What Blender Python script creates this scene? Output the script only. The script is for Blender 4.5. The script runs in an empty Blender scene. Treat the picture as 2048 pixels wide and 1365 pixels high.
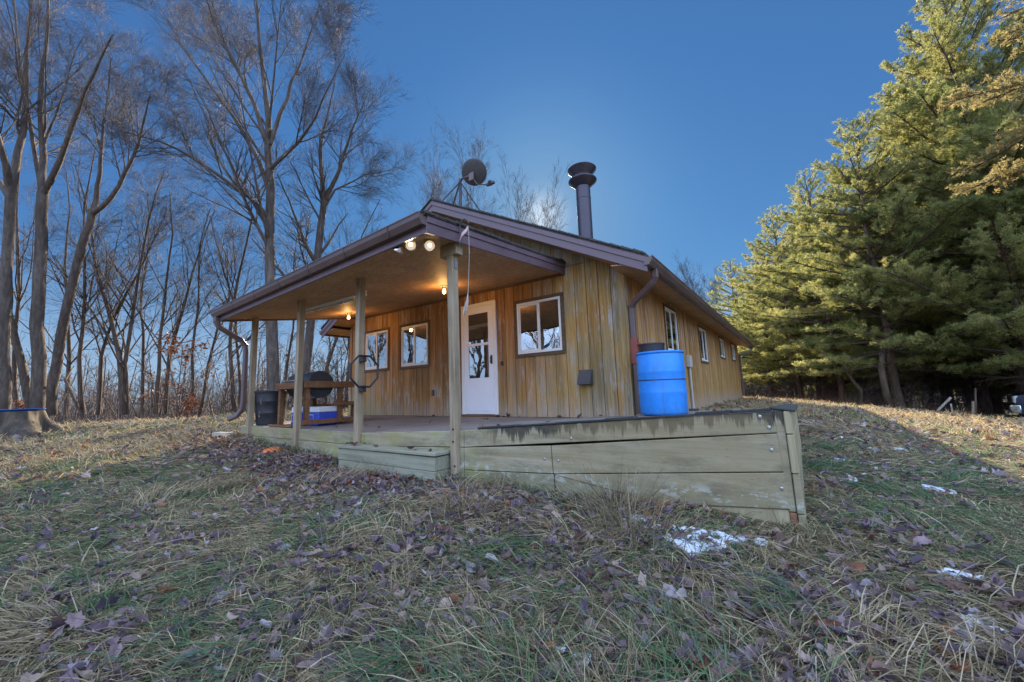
import bpy, math, random
import numpy as np
from mathutils import Vector, Matrix

RNG = np.random.default_rng(7)
random.seed(7)
SC = bpy.context.scene
COL = SC.collection
rad = math.radians

# ------------------------------------------------------------------ camera
F_PX = 780.5
_VX = np.array([-1084.0, -139.5, -F_PX]); _VY = np.array([573.0, -85.5, -F_PX])
_X = -_VX / np.linalg.norm(_VX); _Y = _VY / np.linalg.norm(_VY)
_Z = np.cross(_X, _Y); _Z /= np.linalg.norm(_Z)
_X = np.cross(_Y, _Z); _X /= np.linalg.norm(_X)
RCAM = np.stack([_X, _Y, _Z])
CAM = np.array([1.932, -5.518, 0.363])

cd = bpy.data.cameras.new('camera'); cam = bpy.data.objects.new('camera', cd); COL.objects.link(cam)
cd.sensor_width = 36.0; cd.lens = F_PX / 2048 * 36.0
cd.clip_start = 0.05; cd.clip_end = 2000
m4 = Matrix([list(RCAM[i]) + [CAM[i]] for i in range(3)] + [[0, 0, 0, 1]])
cam.matrix_world = m4
SC.camera = cam


def at(px, py, d):
    """a point in the world, d metres in front of the lens"""
    v = np.array([(px - 1024) / F_PX * d, -(py - 682.5) / F_PX * d, -d])
    return CAM + RCAM @ v


# ------------------------------------------------------------------ noise + terrain
def vnoise(x, y, s, seed=0):
    x = np.asarray(x, float) / s; y = np.asarray(y, float) / s
    xi = np.floor(x).astype(np.int64); yi = np.floor(y).astype(np.int64)
    fx = x - xi; fy = y - yi
    fx = fx * fx * (3 - 2 * fx); fy = fy * fy * (3 - 2 * fy)

    def h(a, b):
        n = (a * 374761393 + b * 668265263 + seed * 974634777) & 0xffffffff
        n = ((n ^ (n >> 13)) * 1274126177) & 0xffffffff
        return ((n ^ (n >> 16)) & 0xffff) / 65535.0
    return (h(xi, yi) * (1 - fx) + h(xi + 1, yi) * fx) * (1 - fy) + (h(xi, yi + 1) * (1 - fx) + h(xi + 1, yi + 1) * fx) * fy


CP = np.array([
    (1.93, -5.5, -.80), (1.85, -2.5, -.54), (2.3, -2.3, -.53), (1.0, -2.6, -.53), (-1.1, -2.7, -.55), (-3.0, -2.95, -.52), (-4.6, -2.5, -.43), (-6.5, -2.5, -.29),
    (-7.3, -.2, -.2), (-7.6, 6, -.16), (-7.6, 13, -.16), (-12, 2, -.10), (-9, -3, -.20), (-7, -6, -.42), (-4, -6, -.62),
    (-2, -5, -.64), (-1, -4, -.58), (.5, -3.6, -.66), (0, -8, -1.0), (5, -6, -.98), (4, -2, -.70), (2.4, 0, -.50), (3, 3, -.46), (1.2, 3, -.26), (1.2, 6, -.20),
    (.5, 9, -.16), (.3, 13.5, -.14), (-3, 14, -.15), (5, 10, -.56), (7, 5, -.82), (9, 12, -1.12), (8.5, 15.5, -1.34), (4.6, 15.3, -.76), (0, 20, -.5), (-.5, 24, -.7),
    (8, 26, -1.5), (0, 32, -1.2), (16, 14, -1.8), (-10.9, -4.7, -.10), (-13, 0, -.12), (-13, -5, -.14), (-13, 6, -.2), (-17, -4, -.75), (-17, 2, -.75), (-17, 9, -.8),
    (-22, -3, -1.9), (-22, 6, -2.0), (-10, 18, -.4), (-13, 24, -1.4), (-28, 10, -3.2), (-28, -8, -3.0), (-12, -12, -.9), (0, -14, -1.3), (10, -10, -1.4), (14, 2, -1.2),
    (-40, 0, -5.5), (-40, 25, -5.5), (-20, 40, -4), (5, 45, -2.5), (30, 30, -2.5), (30, 0, -2.5), (15, -25, -2.3), (-10, -25, -2.2), (-35, -25, -5)])


def _U(r2):
    return r2 * np.log(np.maximum(r2, 1e-9)) * .5


_n = len(CP)
_K = _U(((CP[:, None, :2] - CP[None, :, :2]) ** 2).sum(-1)) + np.eye(_n) * .12
_Pm = np.c_[np.ones(_n), CP[:, :2]]
_A = np.block([[_K, _Pm], [_Pm.T, np.zeros((3, 3))]])
_W = np.linalg.solve(_A, np.r_[CP[:, 2], 0, 0, 0])


def ground(x, y):
    x = np.asarray(x, float); y = np.asarray(y, float)
    sh = x.shape; x = x.ravel(); y = y.ravel()
    out = np.empty_like(x)
    for a in range(0, len(x), 20000):
        xs, ys = x[a:a + 20000], y[a:a + 20000]
        k = _U((xs[:, None] - CP[None, :, 0]) ** 2 + (ys[:, None] - CP[None, :, 1]) ** 2)
        out[a:a + 20000] = k @ _W[:_n] + _W[_n] + _W[_n + 1] * xs + _W[_n + 2] * ys
    d = np.hypot(x + 2, y - 4)
    t = np.clip((d - 28) / 25, 0, 1); t = t * t * (3 - 2 * t)
    far = -4.3 + .6 * np.sin(x * .03 + 1) + .9 * np.sin(y * .023) - 1.6 * np.clip(-x / 60, 0, 1)
    out = out * (1 - t) + far * t
    amp = np.clip(d / 8, .5, 1)
    out += (vnoise(x, y, .9, 3) - .5) * .055 + (vnoise(x, y, .33, 5) - .5) * .045 + (vnoise(x, y, 3.1, 6) - .5) * .07 * amp
    return out.reshape(sh)


def g1(x, y):
    return float(ground(np.array([x]), np.array([y]))[0])


# ------------------------------------------------------------------ mesh helpers
class MB:
    def __init__(self):
        self.v = []; self.f = {}; self.n = 0; self.c = []

    def add(self, V, faces, col=None):
        V = np.asarray(V, float).reshape(-1, 3)
        faces = faces if isinstance(faces, list) else [faces]
        for F in faces:
            F = np.asarray(F, np.int64)
            if F.ndim == 1: F = F[None]
            self.f.setdefault(F.shape[1], []).append(F + self.n)
        self.v.append(V)
        if col is not None:
            col = np.asarray(col, float)
            if col.ndim == 1: col = np.tile(col, (len(V), 1))
            self.c.append(col)
        self.n += len(V)
        return self

    def box(self, lo, hi, rot=None, pivot=None):
        x0, y0, z0 = lo; x1, y1, z1 = hi
        V = np.array([(x0, y0, z0), (x1, y0, z0), (x1, y1, z0), (x0, y1, z0), (x0, y0, z1), (x1, y0, z1), (x1, y1, z1), (x0, y1, z1)], float)
        if rot is not None:
            p = np.array(pivot if pivot is not None else V.mean(0)); V = (V - p) @ np.array(rot).T + p
        return self.hexa(V)

    def hexa(self, V):
        return self.add(V, np.array([(0, 3, 2, 1), (4, 5, 6, 7), (0, 1, 5, 4), (1, 2, 6, 5), (2, 3, 7, 6), (3, 0, 4, 7)]))

    def prism(self, poly, axis, a, b):
        """poly: 2d outline (counter-clockwise) in the two other axes, extruded along axis from a to b"""
        poly = np.asarray(poly, float); n = len(poly)
        def emb(t):
            if axis == 'x': return np.c_[np.full(n, t), poly]
            if axis == 'y': return np.c_[poly[:, 0], np.full(n, t), poly[:, 1]]
            return np.c_[poly, np.full(n, t)]
        V = np.r_[emb(a), emb(b)]
        i = np.arange(n); j = (i + 1) % n
        return self.add(V, [np.c_[i, j, j + n, i + n], np.arange(n)[::-1][None], (np.arange(n) + n)[None]])

    def tube(self, pts, r, n=10, caps=True):
        pts = np.asarray(pts, float)
        r = np.full(len(pts), r, float) if np.isscalar(r) else np.asarray(r, float)
        V, Q = tubes(pts[None], r[None], n)
        f = [Q]
        if caps:
            L = len(pts)
            f += [np.arange(n)[::-1][None], (np.arange(n) + (L - 1) * n)[None]]
        return self.add(V, f)

    def lathe(self, prof, n=32, center=(0, 0, 0), axis=None, cap=True):
        prof = np.asarray(prof, float)
        a = np.arange(n) / n * 2 * math.pi
        V = np.stack([np.outer(prof[:, 0], np.cos(a)), np.outer(prof[:, 0], np.sin(a)), np.repeat(prof[:, 1:2], n, 1)], -1).reshape(-1, 3)
        L = len(prof)
        i = np.arange(n); j = (i + 1) % n
        Q = np.concatenate([np.c_[i + k * n, j + k * n, j + (k + 1) * n, i + (k + 1) * n] for k in range(L - 1)])
        f = [Q]
        if cap: f += [np.arange(n)[::-1][None], (np.arange(n) + (L - 1) * n)[None]]
        if axis is not None:
            q = np.array(Vector((0, 0, 1)).rotation_difference(Vector(axis)).to_matrix()); V = V @ q.T
        return self.add(V + np.array(center), f)

    def build(self, name, mat=None, parent=None, smooth=False, bevel=0, recalc=True, local=True, segs=1, angle=35):
        me = bpy.data.meshes.new(name)
        V = np.concatenate(self.v).astype(np.float32)
        if parent is not None and local:
            p = parent
            while p is not None:
                V = V - np.array(p.location, np.float32); p = p.parent
        loops = []; starts = []; tot = 0
        for k, L in self.f.items():
            F = np.concatenate(L); loops.append(F.ravel()); starts.append(tot + np.arange(len(F)) * k); tot += F.size
        loops = np.concatenate(loops).astype(np.int32); starts = np.concatenate(starts).astype(np.int32)
        me.vertices.add(len(V)); me.vertices.foreach_set('co', V.ravel())
        me.loops.add(len(loops)); me.loops.foreach_set('vertex_index', loops)
        me.polygons.add(len(starts)); me.polygons.foreach_set('loop_start', starts)
        if self.c:
            c = np.concatenate(self.c); c = np.c_[c, np.ones(len(c))].astype(np.float32)
            at_ = me.color_attributes.new('Col', 'FLOAT_COLOR', 'POINT'); at_.data.foreach_set('color', c.ravel())
        me.update(calc_edges=True); me.validate()
        if recalc and len(V) < 60000:
            import bmesh
            bm = bmesh.new(); bm.from_mesh(me); bmesh.ops.recalc_face_normals(bm, faces=bm.faces); bm.to_mesh(me); bm.free()
        if not smooth: me.polygons.foreach_set('use_smooth', np.zeros(len(me.polygons), bool))
        if smooth:
            me.polygons.foreach_set('use_smooth', np.ones(len(me.polygons), bool))
            if smooth == 'auto':
                me.set_sharp_from_angle(angle=rad(angle))
        if mat: me.materials.append(mat)
        o = bpy.data.objects.new(name, me); COL.objects.link(o)
        if parent is not None: o.parent = parent
        if bevel:
            b = o.modifiers.new('bevel', 'BEVEL'); b.width = bevel; b.segments = segs; b.limit_method = 'ANGLE'; b.angle_limit = rad(40)
        return o


def tubes(P, r, n):
    """P (B,R,3) polylines, r (B,R) radii -> verts, quads"""
    B, R, _ = P.shape
    T = np.gradient(P, axis=1) if R > 2 else np.repeat(P[:, 1:] - P[:, :1], 2, 1)
    T /= np.linalg.norm(T, axis=2, keepdims=True) + 1e-9
    mean = T.mean(1); ref = np.where(np.abs(mean[:, 2:3]) > .8, np.array([[1., 0.13, 0]]), np.array([[0.05, 0.02, 1.]]))
    A = np.cross(T, np.repeat(ref[:, None], R, 1)); A /= np.linalg.norm(A, axis=2, keepdims=True) + 1e-9
    Bv = np.cross(T, A)
    a = np.arange(n) / n * 2 * math.pi
    V = P[:, :, None] + r[:, :, None, None] * (np.cos(a)[None, None, :, None] * A[:, :, None] + np.sin(a)[None, None, :, None] * Bv[:, :, None])
    i = np.arange(n); j = (i + 1) % n
    q = np.concatenate([np.c_[i + k * n, j + k * n, j + (k + 1) * n, i + (k + 1) * n] for k in range(R - 1)])
    Q = (q[None] + (np.arange(B) * R * n)[:, None, None]).reshape(-1, 4)
    return V.reshape(-1, 3), Q


def rotz(a):
    c, s = math.cos(a), math.sin(a); return np.array([(c, -s, 0), (s, c, 0), (0, 0, 1)])


def roty(a):
    c, s = math.cos(a), math.sin(a); return np.array([(c, 0, s), (0, 1, 0), (-s, 0, c)])


def tag(o, label=None, cat=None, group=None, kind=None):
    if label: o['label'] = label
    if cat: o['category'] = cat
    if group: o['group'] = group
    if kind: o['kind'] = kind
    return o


def thing(name, loc, label, cat, group=None):
    o = bpy.data.objects.new(name, None); o.empty_display_size = .2; COL.objects.link(o); o.location = loc
    return tag(o, label, cat, group)


def copy_thing(src, loc, rz=0.0, s=1.0, label=None, group=None):
    r = src.copy(); COL.objects.link(r); r.location = loc; r.rotation_euler = (0, 0, rz); r.scale = (s, s, s)
    if label: r['label'] = label
    if group: r['group'] = group
    for ch in list(src.children):
        c = ch.copy(); COL.objects.link(c); c.parent = r
        for g in ch.children:
            d = g.copy(); COL.objects.link(d); d.parent = c
    return r


# ------------------------------------------------------------------ materials
class NT:
    def __init__(self, name):
        self.m = bpy.data.materials.new(name); self.m.use_nodes = True
        self.t = self.m.node_tree; self.t.nodes.clear()
        self.out = self.n('ShaderNodeOutputMaterial')
        self.b = self.n('ShaderNodeBsdfPrincipled')
        self.l(self.b.outputs[0], self.out.inputs[0])
        self.tc = None

    def n(self, ty, **k):
        o = self.t.nodes.new(ty)
        for a, v in k.items(): setattr(o, a, v)
        return o

    def l(self, a, b): self.t.links.new(a, b)

    def s(self, sock, v):
        if hasattr(v, 'links') or isinstance(v, bpy.types.NodeSocket): self.l(v, sock)
        else:
            if isinstance(v, (tuple, list)) and len(v) == 3 and len(getattr(sock, 'default_value', (0, 0, 0))) == 4: v = (*v, 1)
            sock.default_value = v

    def coord(self, scale=(1, 1, 1), kind='Object', loc=(0, 0, 0)):
        if self.tc is None: self.tc = self.n('ShaderNodeTexCoord')
        mp = self.n('ShaderNodeMapping'); mp.inputs['Scale'].default_value = scale; mp.inputs['Location'].default_value = loc
        self.l(self.tc.outputs[kind], mp.inputs[0]); return mp.outputs[0]

    def noise(self, vec, scale=1.0, detail=5.0, rough=.6, out=0):
        o = self.n('ShaderNodeTexNoise'); o.inputs['Scale'].default_value = scale; o.inputs['Detail'].default_value = detail
        o.inputs['Roughness'].default_value = rough; self.l(vec, o.inputs['Vector']); return o.outputs[out]

    def sep(self, vec):
        o = self.n('ShaderNodeSeparateXYZ'); self.l(vec, o.inputs[0]); return o.outputs

    def ramp(self, fac, stops):
        o = self.n('ShaderNodeValToRGB'); e = o.color_ramp.elements
        while len(e) < len(stops): e.new(.5)
        for q, (p, c) in zip(e, stops):
            q.position = p; q.color = (*c, 1) if not np.isscalar(c) else (c, c, c, 1)
        self.s(o.inputs[0], fac); return o.outputs[0]

    def mix(self, fac, a, b, mode='MIX'):
        o = self.n('ShaderNodeMix', data_type='RGBA', blend_type=mode)
        self.s(o.inputs[0], fac); self.s(o.inputs[6], a); self.s(o.inputs[7], b); return o.outputs[2]

    def math(self, op, a, b=0.0, clamp=False):
        o = self.n('ShaderNodeMath', operation=op, use_clamp=clamp); self.s(o.inputs[0], a); self.s(o.inputs[1], b); return o.outputs[0]

    def maprange(self, v, a, b, c=0.0, d=1.0):
        o = self.n('ShaderNodeMapRange', interpolation_type='SMOOTHSTEP'); self.s(o.inputs[0], v)
        for k, x in zip((1, 2, 3, 4), (a, b, c, d)): o.inputs[k].default_value = x
        return o.outputs[0]

    def bump(self, h, strength=.3, dist=.01):
        o = self.n('ShaderNodeBump'); o.inputs['Strength'].default_value = strength; o.inputs['Distance'].default_value = dist
        self.l(h, o.inputs['Height']); self.l(o.outputs[0], self.b.inputs['Normal']); return o

    def set(self, color=None, rough=None, metal=None, spec=None):
        if color is not None: self.s(self.b.inputs['Base Color'], color)
        if rough is not None: self.s(self.b.inputs['Roughness'], rough)
        if metal is not None: self.s(self.b.inputs['Metallic'], metal)
        if spec is not None: self.s(self.b.inputs['Specular IOR Level'], spec)
        return self.m


def plain(name, c, rough=.6, metal=0.0, var=.25, scale=6.0, spec=.5, bump=.15):
    t = NT(name); v = t.coord()
    n = t.noise(v, scale, 6, .65); n2 = t.noise(v, scale * 9, 4, .6)
    lo = tuple(x * (1 - var) for x in c); hi = tuple(min(1, x * (1 + var)) for x in c)
    col = t.ramp(t.math('ADD', t.math('MULTIPLY', n, .7), t.math('MULTIPLY', n2, .3)), [(.3, lo), (.7, hi)])
    t.set(col, t.ramp(n, [(.3, max(0, rough - .1)), (.7, min(1, rough + .1))]), metal, spec)
    if bump: t.bump(n2, bump, .004)
    return t.m


def wood(name, c0, c1, c2, axis='x', rough=.75, grain=22.0, extra=None, knots=True):
    """grain runs along axis"""
    t = NT(name)
    k = {'x': (1.2, grain, grain), 'y': (grain, 1.2, grain), 'z': (grain, grain, 1.2)}[axis]
    v = t.coord(k); w = t.coord()
    fine = t.noise(v, 1.0, 6, .65); big = t.noise(w, 1.3, 4, .6)
    f = t.math('ADD', t.math('MULTIPLY', fine, .6), t.math('MULTIPLY', big, .4))
    col = t.ramp(f, [(.32, c0), (.5, c1), (.68, c2)])
    if knots:
        vo = t.n('ShaderNodeTexVoronoi'); kk = {'x': (1.6, 7, 7), 'y': (7, 1.6, 7), 'z': (7, 7, 1.6)}[axis]
        t.l(t.coord(kk), vo.inputs['Vector'])
        col = t.mix(t.ramp(vo.outputs[0], [(.05, .8), (.11, 0.0)]), col, tuple(x * .45 for x in c0))
    if extra: col = extra(t, col, w, fine)
    t.set(col, rough, 0, .3)
    t.bump(fine, .35, .004)
    return t.m


def siding(name, side=False, groove=False):
    t = NT(name); w = t.coord()
    P = t.sep(w)
    u = P[1] if side else P[0]; z = P[2]
    fine = t.noise(t.coord((34, 34, 1.1)), 1, 6, .68)
    streak = t.noise(t.coord((9, 9, .55), loc=(3, 1, 7)), 1, 5, .6)
    blot = t.noise(t.coord((1.3, 1.3, .8), loc=(7, 2, 1)), 1, 5, .65)
    board = t.n('ShaderNodeTexWhiteNoise', noise_dimensions='1D'); t.l(t.math('FLOOR', t.math('MULTIPLY', u, 5.0)), board.inputs['W'])
    base = t.math('ADD', t.math('MULTIPLY', fine, .5), t.math('ADD', t.math('MULTIPLY', streak, .35), t.math('MULTIPLY', board.outputs[0], .15)))
    prot = t.ramp(base, [(.31, (.085, .04, .018)), (.43, (.25, .122, .045)), (.55, (.40, .21, .08)), (.68, (.52, .36, .21))])
    weath = t.ramp(base, [(.30, (.12, .08, .032)), (.43, (.29, .185, .066)), (.55, (.41, .27, .105)), (.70, (.46, .38, .25))])
    if side:
        m = t.maprange(z, .4, 1.7)
        weath = t.ramp(base, [(.28, (.16, .08, .02)), (.45, (.33, .18, .05)), (.6, (.43, .26, .08)), (.76, (.48, .34, .15))])
        col = t.mix(t.math('MULTIPLY', m, t.maprange(t.math('SUBTRACT', u, 0), 0, 14, .9, .45)), weath, prot)
    else:
        m = t.math('SUBTRACT', 1.0, t.maprange(t.math('ADD', u, t.math('MULTIPLY', blot, .7)), -1.15, -.55))
        m = t.math('MULTIPLY', m, t.maprange(z, 2.25, 2.5, 1, 0))
        m = t.math('MULTIPLY', m, t.maprange(t.math('SUBTRACT', z, t.math('MULTIPLY', blot, .9)), -.35, .55, .4, 1))
        b2 = t.noise(t.coord((2.4, 2.4, .9), loc=(1, 8, 3)), 1, 6, .65)
        weath = t.mix(t.math('MULTIPLY', t.ramp(b2, [(.49, 0.0), (.59, 1.0)]), .65), weath, t.ramp(base, [(.3, (.14, .06, .015)), (.5, (.40, .19, .045)), (.7, (.5, .29, .10))]))
        weath = t.mix(t.math('MULTIPLY', t.ramp(b2, [(.39, 1.0), (.50, 0.0)]), .5), weath, t.ramp(base, [(.3, (.10, .095, .075)), (.6, (.27, .26, .21))]))
        prot = t.mix(t.math('MULTIPLY', t.ramp(b2, [(.40, 1.0), (.51, 0.0)]), .6), prot, t.ramp(base, [(.3, (.10, .06, .035)), (.6, (.33, .24, .15))]))
        col = t.mix(m, weath, prot)
        # greyish bare upper gable
        col = t.mix(t.maprange(z, 2.36, 2.38, 0, .65), col, t.ramp(base, [(.28, (.10, .085, .055)), (.5, (.23, .20, .13)), (.72, (.33, .30, .22))]))
    # pale peeled stain
    peel = t.math('MULTIPLY', t.ramp(t.noise(t.coord((11, 11, 1.6), loc=(5, 9, 3)), 1, 7, .72), [(.52, 0.0), (.60, 1.0)]),
                  t.ramp(blot, [(.42, 0.0), (.54, 1.0)]))
    col = t.mix(t.math('MULTIPLY', peel, .7), col, (.40, .37, .36))
    mold = t.ramp(t.noise(t.coord((4, 4, .5), loc=(2, 6, 4)), 1, 6, .7), [(.52, 0.0), (.66, 1.0)])
    col = t.mix(t.math('MULTIPLY', mold, .38), col, (.07, .06, .03))
    low = t.math('MULTIPLY', t.maprange(t.math('ADD', z, t.math('MULTIPLY', streak, .8)), .75, .25), .75)
    col = t.mix(t.math('MULTIPLY', low, t.ramp(fine, [(.4, .2), (.6, 1.0)])), col, (.37, .34, .31))
    if not side:
        gr = t.math('MULTIPLY', t.maprange(u, -5.4, -6.6), t.maprange(t.math('ADD', z, streak), 1.0, .45))
        col = t.mix(t.math('MULTIPLY', gr, .5), col, (.17, .20, .07))
    if groove:
        col = t.mix(.82, col, (.02, .012, .007))
    t.set(col, .8, 0, .25); t.bump(fine, .35, .004)
    return t.m


M = {}
M['siding'] = siding('front_siding'); M['siding_g'] = siding('front_siding_groove', groove=True)
M['siding_s'] = siding('side_siding', True); M['siding_sg'] = siding('side_siding_groove', True, True)
M['fascia'] = plain('purple_brown_trim', (.125, .082, .098), .45, var=.25, scale=3)
M['gutter'] = plain('brown_gutter_metal', (.105, .07, .068), .38, var=.25, scale=3)
M['trim'] = wood('brown_window_trim', (.06, .038, .022), (.12, .075, .042), (.2, .13, .08), 'x', knots=False)
M['white'] = plain('white_vinyl', (.72, .71, .69), .4, var=.07, scale=3)
M['door'] = plain('white_door_metal', (.74, .75, .79), .35, var=.05, scale=2)
M['black'] = plain('black_metal', (.02, .02, .022), .4, var=.3)
M['darkgrey'] = plain('dark_grey_paint', (.055, .052, .055), .5)
M['pipe'] = plain('black_stove_pipe_steel', (.05, .043, .06), .33, .35, var=.3, scale=4)
M['steel'] = plain('galvanised_steel', (.42, .42, .42), .35, .8)
M['chrome'] = plain('chrome', (.7, .7, .72), .12, 1.0, var=.05)
M['blue'] = plain('blue_barrel_plastic', (.015, .19, .60), .38, var=.16, scale=2.2, bump=.05)
def barrel():
    t = NT('scuffed_blue_plastic'); w = t.coord()
    n = t.noise(w, 3, 6, .7); sc = t.noise(t.coord((5, 5, 26)), 1, 7, .75); d = t.noise(t.coord((9, 9, 1.4), loc=(3, 3, 3)), 1, 6, .7)
    col = t.ramp(n, [(.3, (.013, .19, .62)), (.55, (.02, .245, .74)), (.75, (.06, .31, .78))])
    col = t.mix(t.ramp(sc, [(.62, 0.0), (.70, .4)]), col, (.16, .36, .68))
    P = t.sep(w); low = t.maprange(P[2], .16, .0)
    col = t.mix(t.math('ADD', t.math('MULTIPLY', t.ramp(d, [(.52, 0.0), (.68, 1.0)]), .35), t.math('MULTIPLY', low, .25), True), col, (.05, .075, .10))
    t.set(col, t.ramp(sc, [(.4, .36), (.7, .6)]), 0, .45); return t.m


M['blue'] = barrel()
M['blue2'] = plain('deep_blue_plastic', (.03, .06, .40), .4, var=.15)
M['bluetray'] = plain('bright_blue_plastic', (.02, .12, .5), .4, var=.15)
M['coolerlid'] = plain('white_plastic', (.62, .64, .66), .45, var=.1)
M['blackplastic'] = plain('black_plastic', (.022, .022, .027), .42, var=.35)
M['rubber'] = plain('tyre_rubber', (.03, .03, .03), .8)
M['orange'] = plain('orange_plastic', (.75, .16, .03), .5)
M['redpaint'] = plain('dull_red_metal', (.22, .05, .035), .55)
M['greyplastic'] = plain('grey_conduit_plastic', (.42, .41, .39), .5, var=.12)
M['interior'] = plain('dark_interior', (.06, .05, .045), .9)
M['rope'] = plain('pale_cord', (.42, .39, .36), .9)
M['ribbon'] = plain('faded_ribbon', (.62, .42, .4), .9)
M['concrete'] = plain('foundation_concrete', (.2, .17, .13), .9, var=.3)
M['rust'] = plain('rusty_board', (.2, .095, .05), .9, var=.5, scale=9)
M['truck'] = plain('dark_blue_car_paint', (.018, .035, .075), .12, .2, var=.1, bump=0)
M['post'] = wood('grey_post_wood', (.15, .11, .07), (.30, .235, .155), (.41, .34, .245), 'z')
M['mossy'] = wood('mossy_dark_board', (.05, .055, .036), (.095, .10, .065), (.15, .15, .10), 'z')
M['cart'] = wood('brown_cart_wood', (.07, .03, .012), (.16, .075, .032), (.24, .12, .06), 'x')
M['bleached'] = wood('bleached_board_wood', (.22, .19, .15), (.36, .31, .25), (.5, .45, .37), 'z')
M['stumpwood'] = wood('weathered_stump_wood', (.014, .011, .009), (.042, .032, .024), (.13, .095, .062), 'z', grain=9, knots=False)


def deck_extra(t, col, w, fine):
    P = t.sep(t.coord(loc=(-2.5, -1.2, -.5)))
    n = t.noise(t.coord((2.2, 2.2, 2.2), loc=(1, 1, 1)), 1, 6, .7)
    dr = t.noise(t.coord((16, 3, .9)), 1, 5, .7)
    # black mould that has run down from the top edge between x = -.7 and 1.9
    top = t.math('MULTIPLY', t.math('ADD', P[0], 1.0), .075)
    d = t.math('SUBTRACT', t.math('SUBTRACT', P[2], top), 0.0)
    mm = t.math('MULTIPLY', t.maprange(P[0], -.8, -.45), t.maprange(t.math('ADD', d, t.math('MULTIPLY', t.math('SUBTRACT', dr, .5), .55)), -.105, -.055))
    col = t.mix(t.math('MULTIPLY', mm, .92), col, (.022, .021, .02))
    # green algae low down and on the left
    lowg = t.maprange(t.math('ADD', P[2], t.math('MULTIPLY', n, .35)), -.10, -.32)
    col = t.mix(t.math('MULTIPLY', lowg, .45), col, (.10, .125, .075))
    yg = t.math('MULTIPLY', t.ramp(n, [(.5, 0.0), (.62, 1.0)]), t.maprange(P[0], -.4, -.9))
    col = t.mix(t.math('MULTIPLY', yg, .55), col, (.26, .27, .08))
    bn = t.noise(t.coord((1.1, 1.1, 2.6), loc=(9, 2, 6)), 1, 6, .7)
    col = t.mix(t.math('MULTIPLY', t.ramp(bn, [(.42, 0.0), (.62, 1.0)]), .55), col, (.235, .175, .085))
    st = t.ramp(t.noise(t.coord((2.2, 2.2, 7), loc=(4, 4, 4)), 1, 7, .78), [(.50, 0.0), (.66, 1.0)])
    col = t.mix(t.math('MULTIPLY', st, .5), col, (.085, .075, .055))
    # pale dried splash line low on the right boards
    sp = t.math('MULTIPLY', t.ramp(t.noise(t.coord((9, 9, 16), loc=(1, 7, 2)), 1, 6, .75), [(.52, 0.0), (.58, 1.0)]), t.math('MULTIPLY', t.maprange(P[2], -.47, -.40), t.maprange(P[2], -.30, -.38)))
    return t.mix(t.math('MULTIPLY', sp, .6), col, (.46, .47, .42))


M['deck'] = wood('grey_green_deck_board', (.17, .145, .085), (.30, .26, .165), (.40, .355, .25), 'x', extra=deck_extra)
M['deckend'] = wood('pale_end_board', (.16, .14, .08), (.32, .27, .16), (.42, .36, .23), 'z')
M['decktop'] = wood('grey_decking', (.10, .085, .075), (.19, .17, .155), (.28, .255, .235), 'y')
M['cap'] = plain('mouldy_black_edge_board', (.03, .03, .028), .85, var=.6, scale=9)
M['stepw'] = wood('green_grey_step_board', (.15, .145, .10), (.245, .24, .17), (.33, .32, .245), 'x')


def osb():
    t = NT('chipboard_ceiling'); w = t.coord()
    v = t.n('ShaderNodeTexVoronoi'); v.inputs['Scale'].default_value = 1.0; t.l(t.coord((22, 34, 22)), v.inputs['Vector'])
    n = t.noise(w, 2, 5, .6); n2 = t.noise(t.coord((17, 22, 17)), 1, 6, .7)
    col = t.ramp(t.math('ADD', t.math('MULTIPLY', n2, .6), t.math('MULTIPLY', n, .4)), [(.3, (.27, .155, .08)), (.5, (.43, .26, .14)), (.7, (.56, .38, .23))])
    hs = t.mix(.22, col, v.outputs['Color'], 'OVERLAY')
    t.set(hs, .6, 0, .3); t.bump(n2, .2, .003); return t.m


M['osb'] = osb()


def shingles():
    t = NT('dark_asphalt_shingles')
    b = t.n('ShaderNodeTexBrick'); b.inputs['Scale'].default_value = 1; b.inputs['Brick Width'].default_value = .3; b.inputs['Row Height'].default_value = .14
    b.inputs['Mortar Size'].default_value = .008
    for k, c in (('Color1', (.05, .045, .043, 1)), ('Color2', (.085, .075, .07, 1)), ('Mortar', (.015, .014, .014, 1))): b.inputs[k].default_value = c
    t.l(t.coord((1, 1, 1)), b.inputs['Vector'])
    n = t.noise(t.coord(), 60, 4, .7)
    t.set(t.mix(.5, b.outputs[0], t.ramp(n, [(.3, (.03, .028, .027)), (.7, (.1, .09, .085))])), .9, 0, .2); t.bump(n, .5, .004); return t.m


M['roof'] = shingles()


def glass():
    t = NT('window_glass'); t.t.nodes.remove(t.b)
    tr = t.n('ShaderNodeBsdfTransparent'); tr.inputs[0].default_value = (.55, .57, .58, 1)
    gl = t.n('ShaderNodeBsdfGlossy'); gl.inputs['Roughness'].default_value = .015; gl.inputs[0].default_value = (.95, .97, 1, 1)
    lw = t.n('ShaderNodeLayerWeight'); lw.inputs[0].default_value = .35
    bp = t.n('ShaderNodeBump'); bp.inputs['Strength'].default_value = .05; bp.inputs['Distance'].default_value = .02
    t.l(t.noise(t.coord(), 3.5, 2, .5), bp.inputs['Height']); t.l(bp.outputs[0], gl.inputs['Normal'])
    mx = t.n('ShaderNodeMixShader'); t.l(t.math('ADD', t.math('MULTIPLY', lw.outputs['Facing'], .35), .45), mx.inputs[0])
    t.l(tr.outputs[0], mx.inputs[1]); t.l(gl.outputs[0], mx.inputs[2]); t.l(mx.outputs[0], t.out.inputs[0]); return t.m


M['glass'] = glass()


def emit(name, c, s):
    t = NT(name); t.set((.8, .8, .8), .2); t.b.inputs['Emission Color'].default_value = (*c, 1); t.b.inputs['Emission Strength'].default_value = s; return t.m


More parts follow.
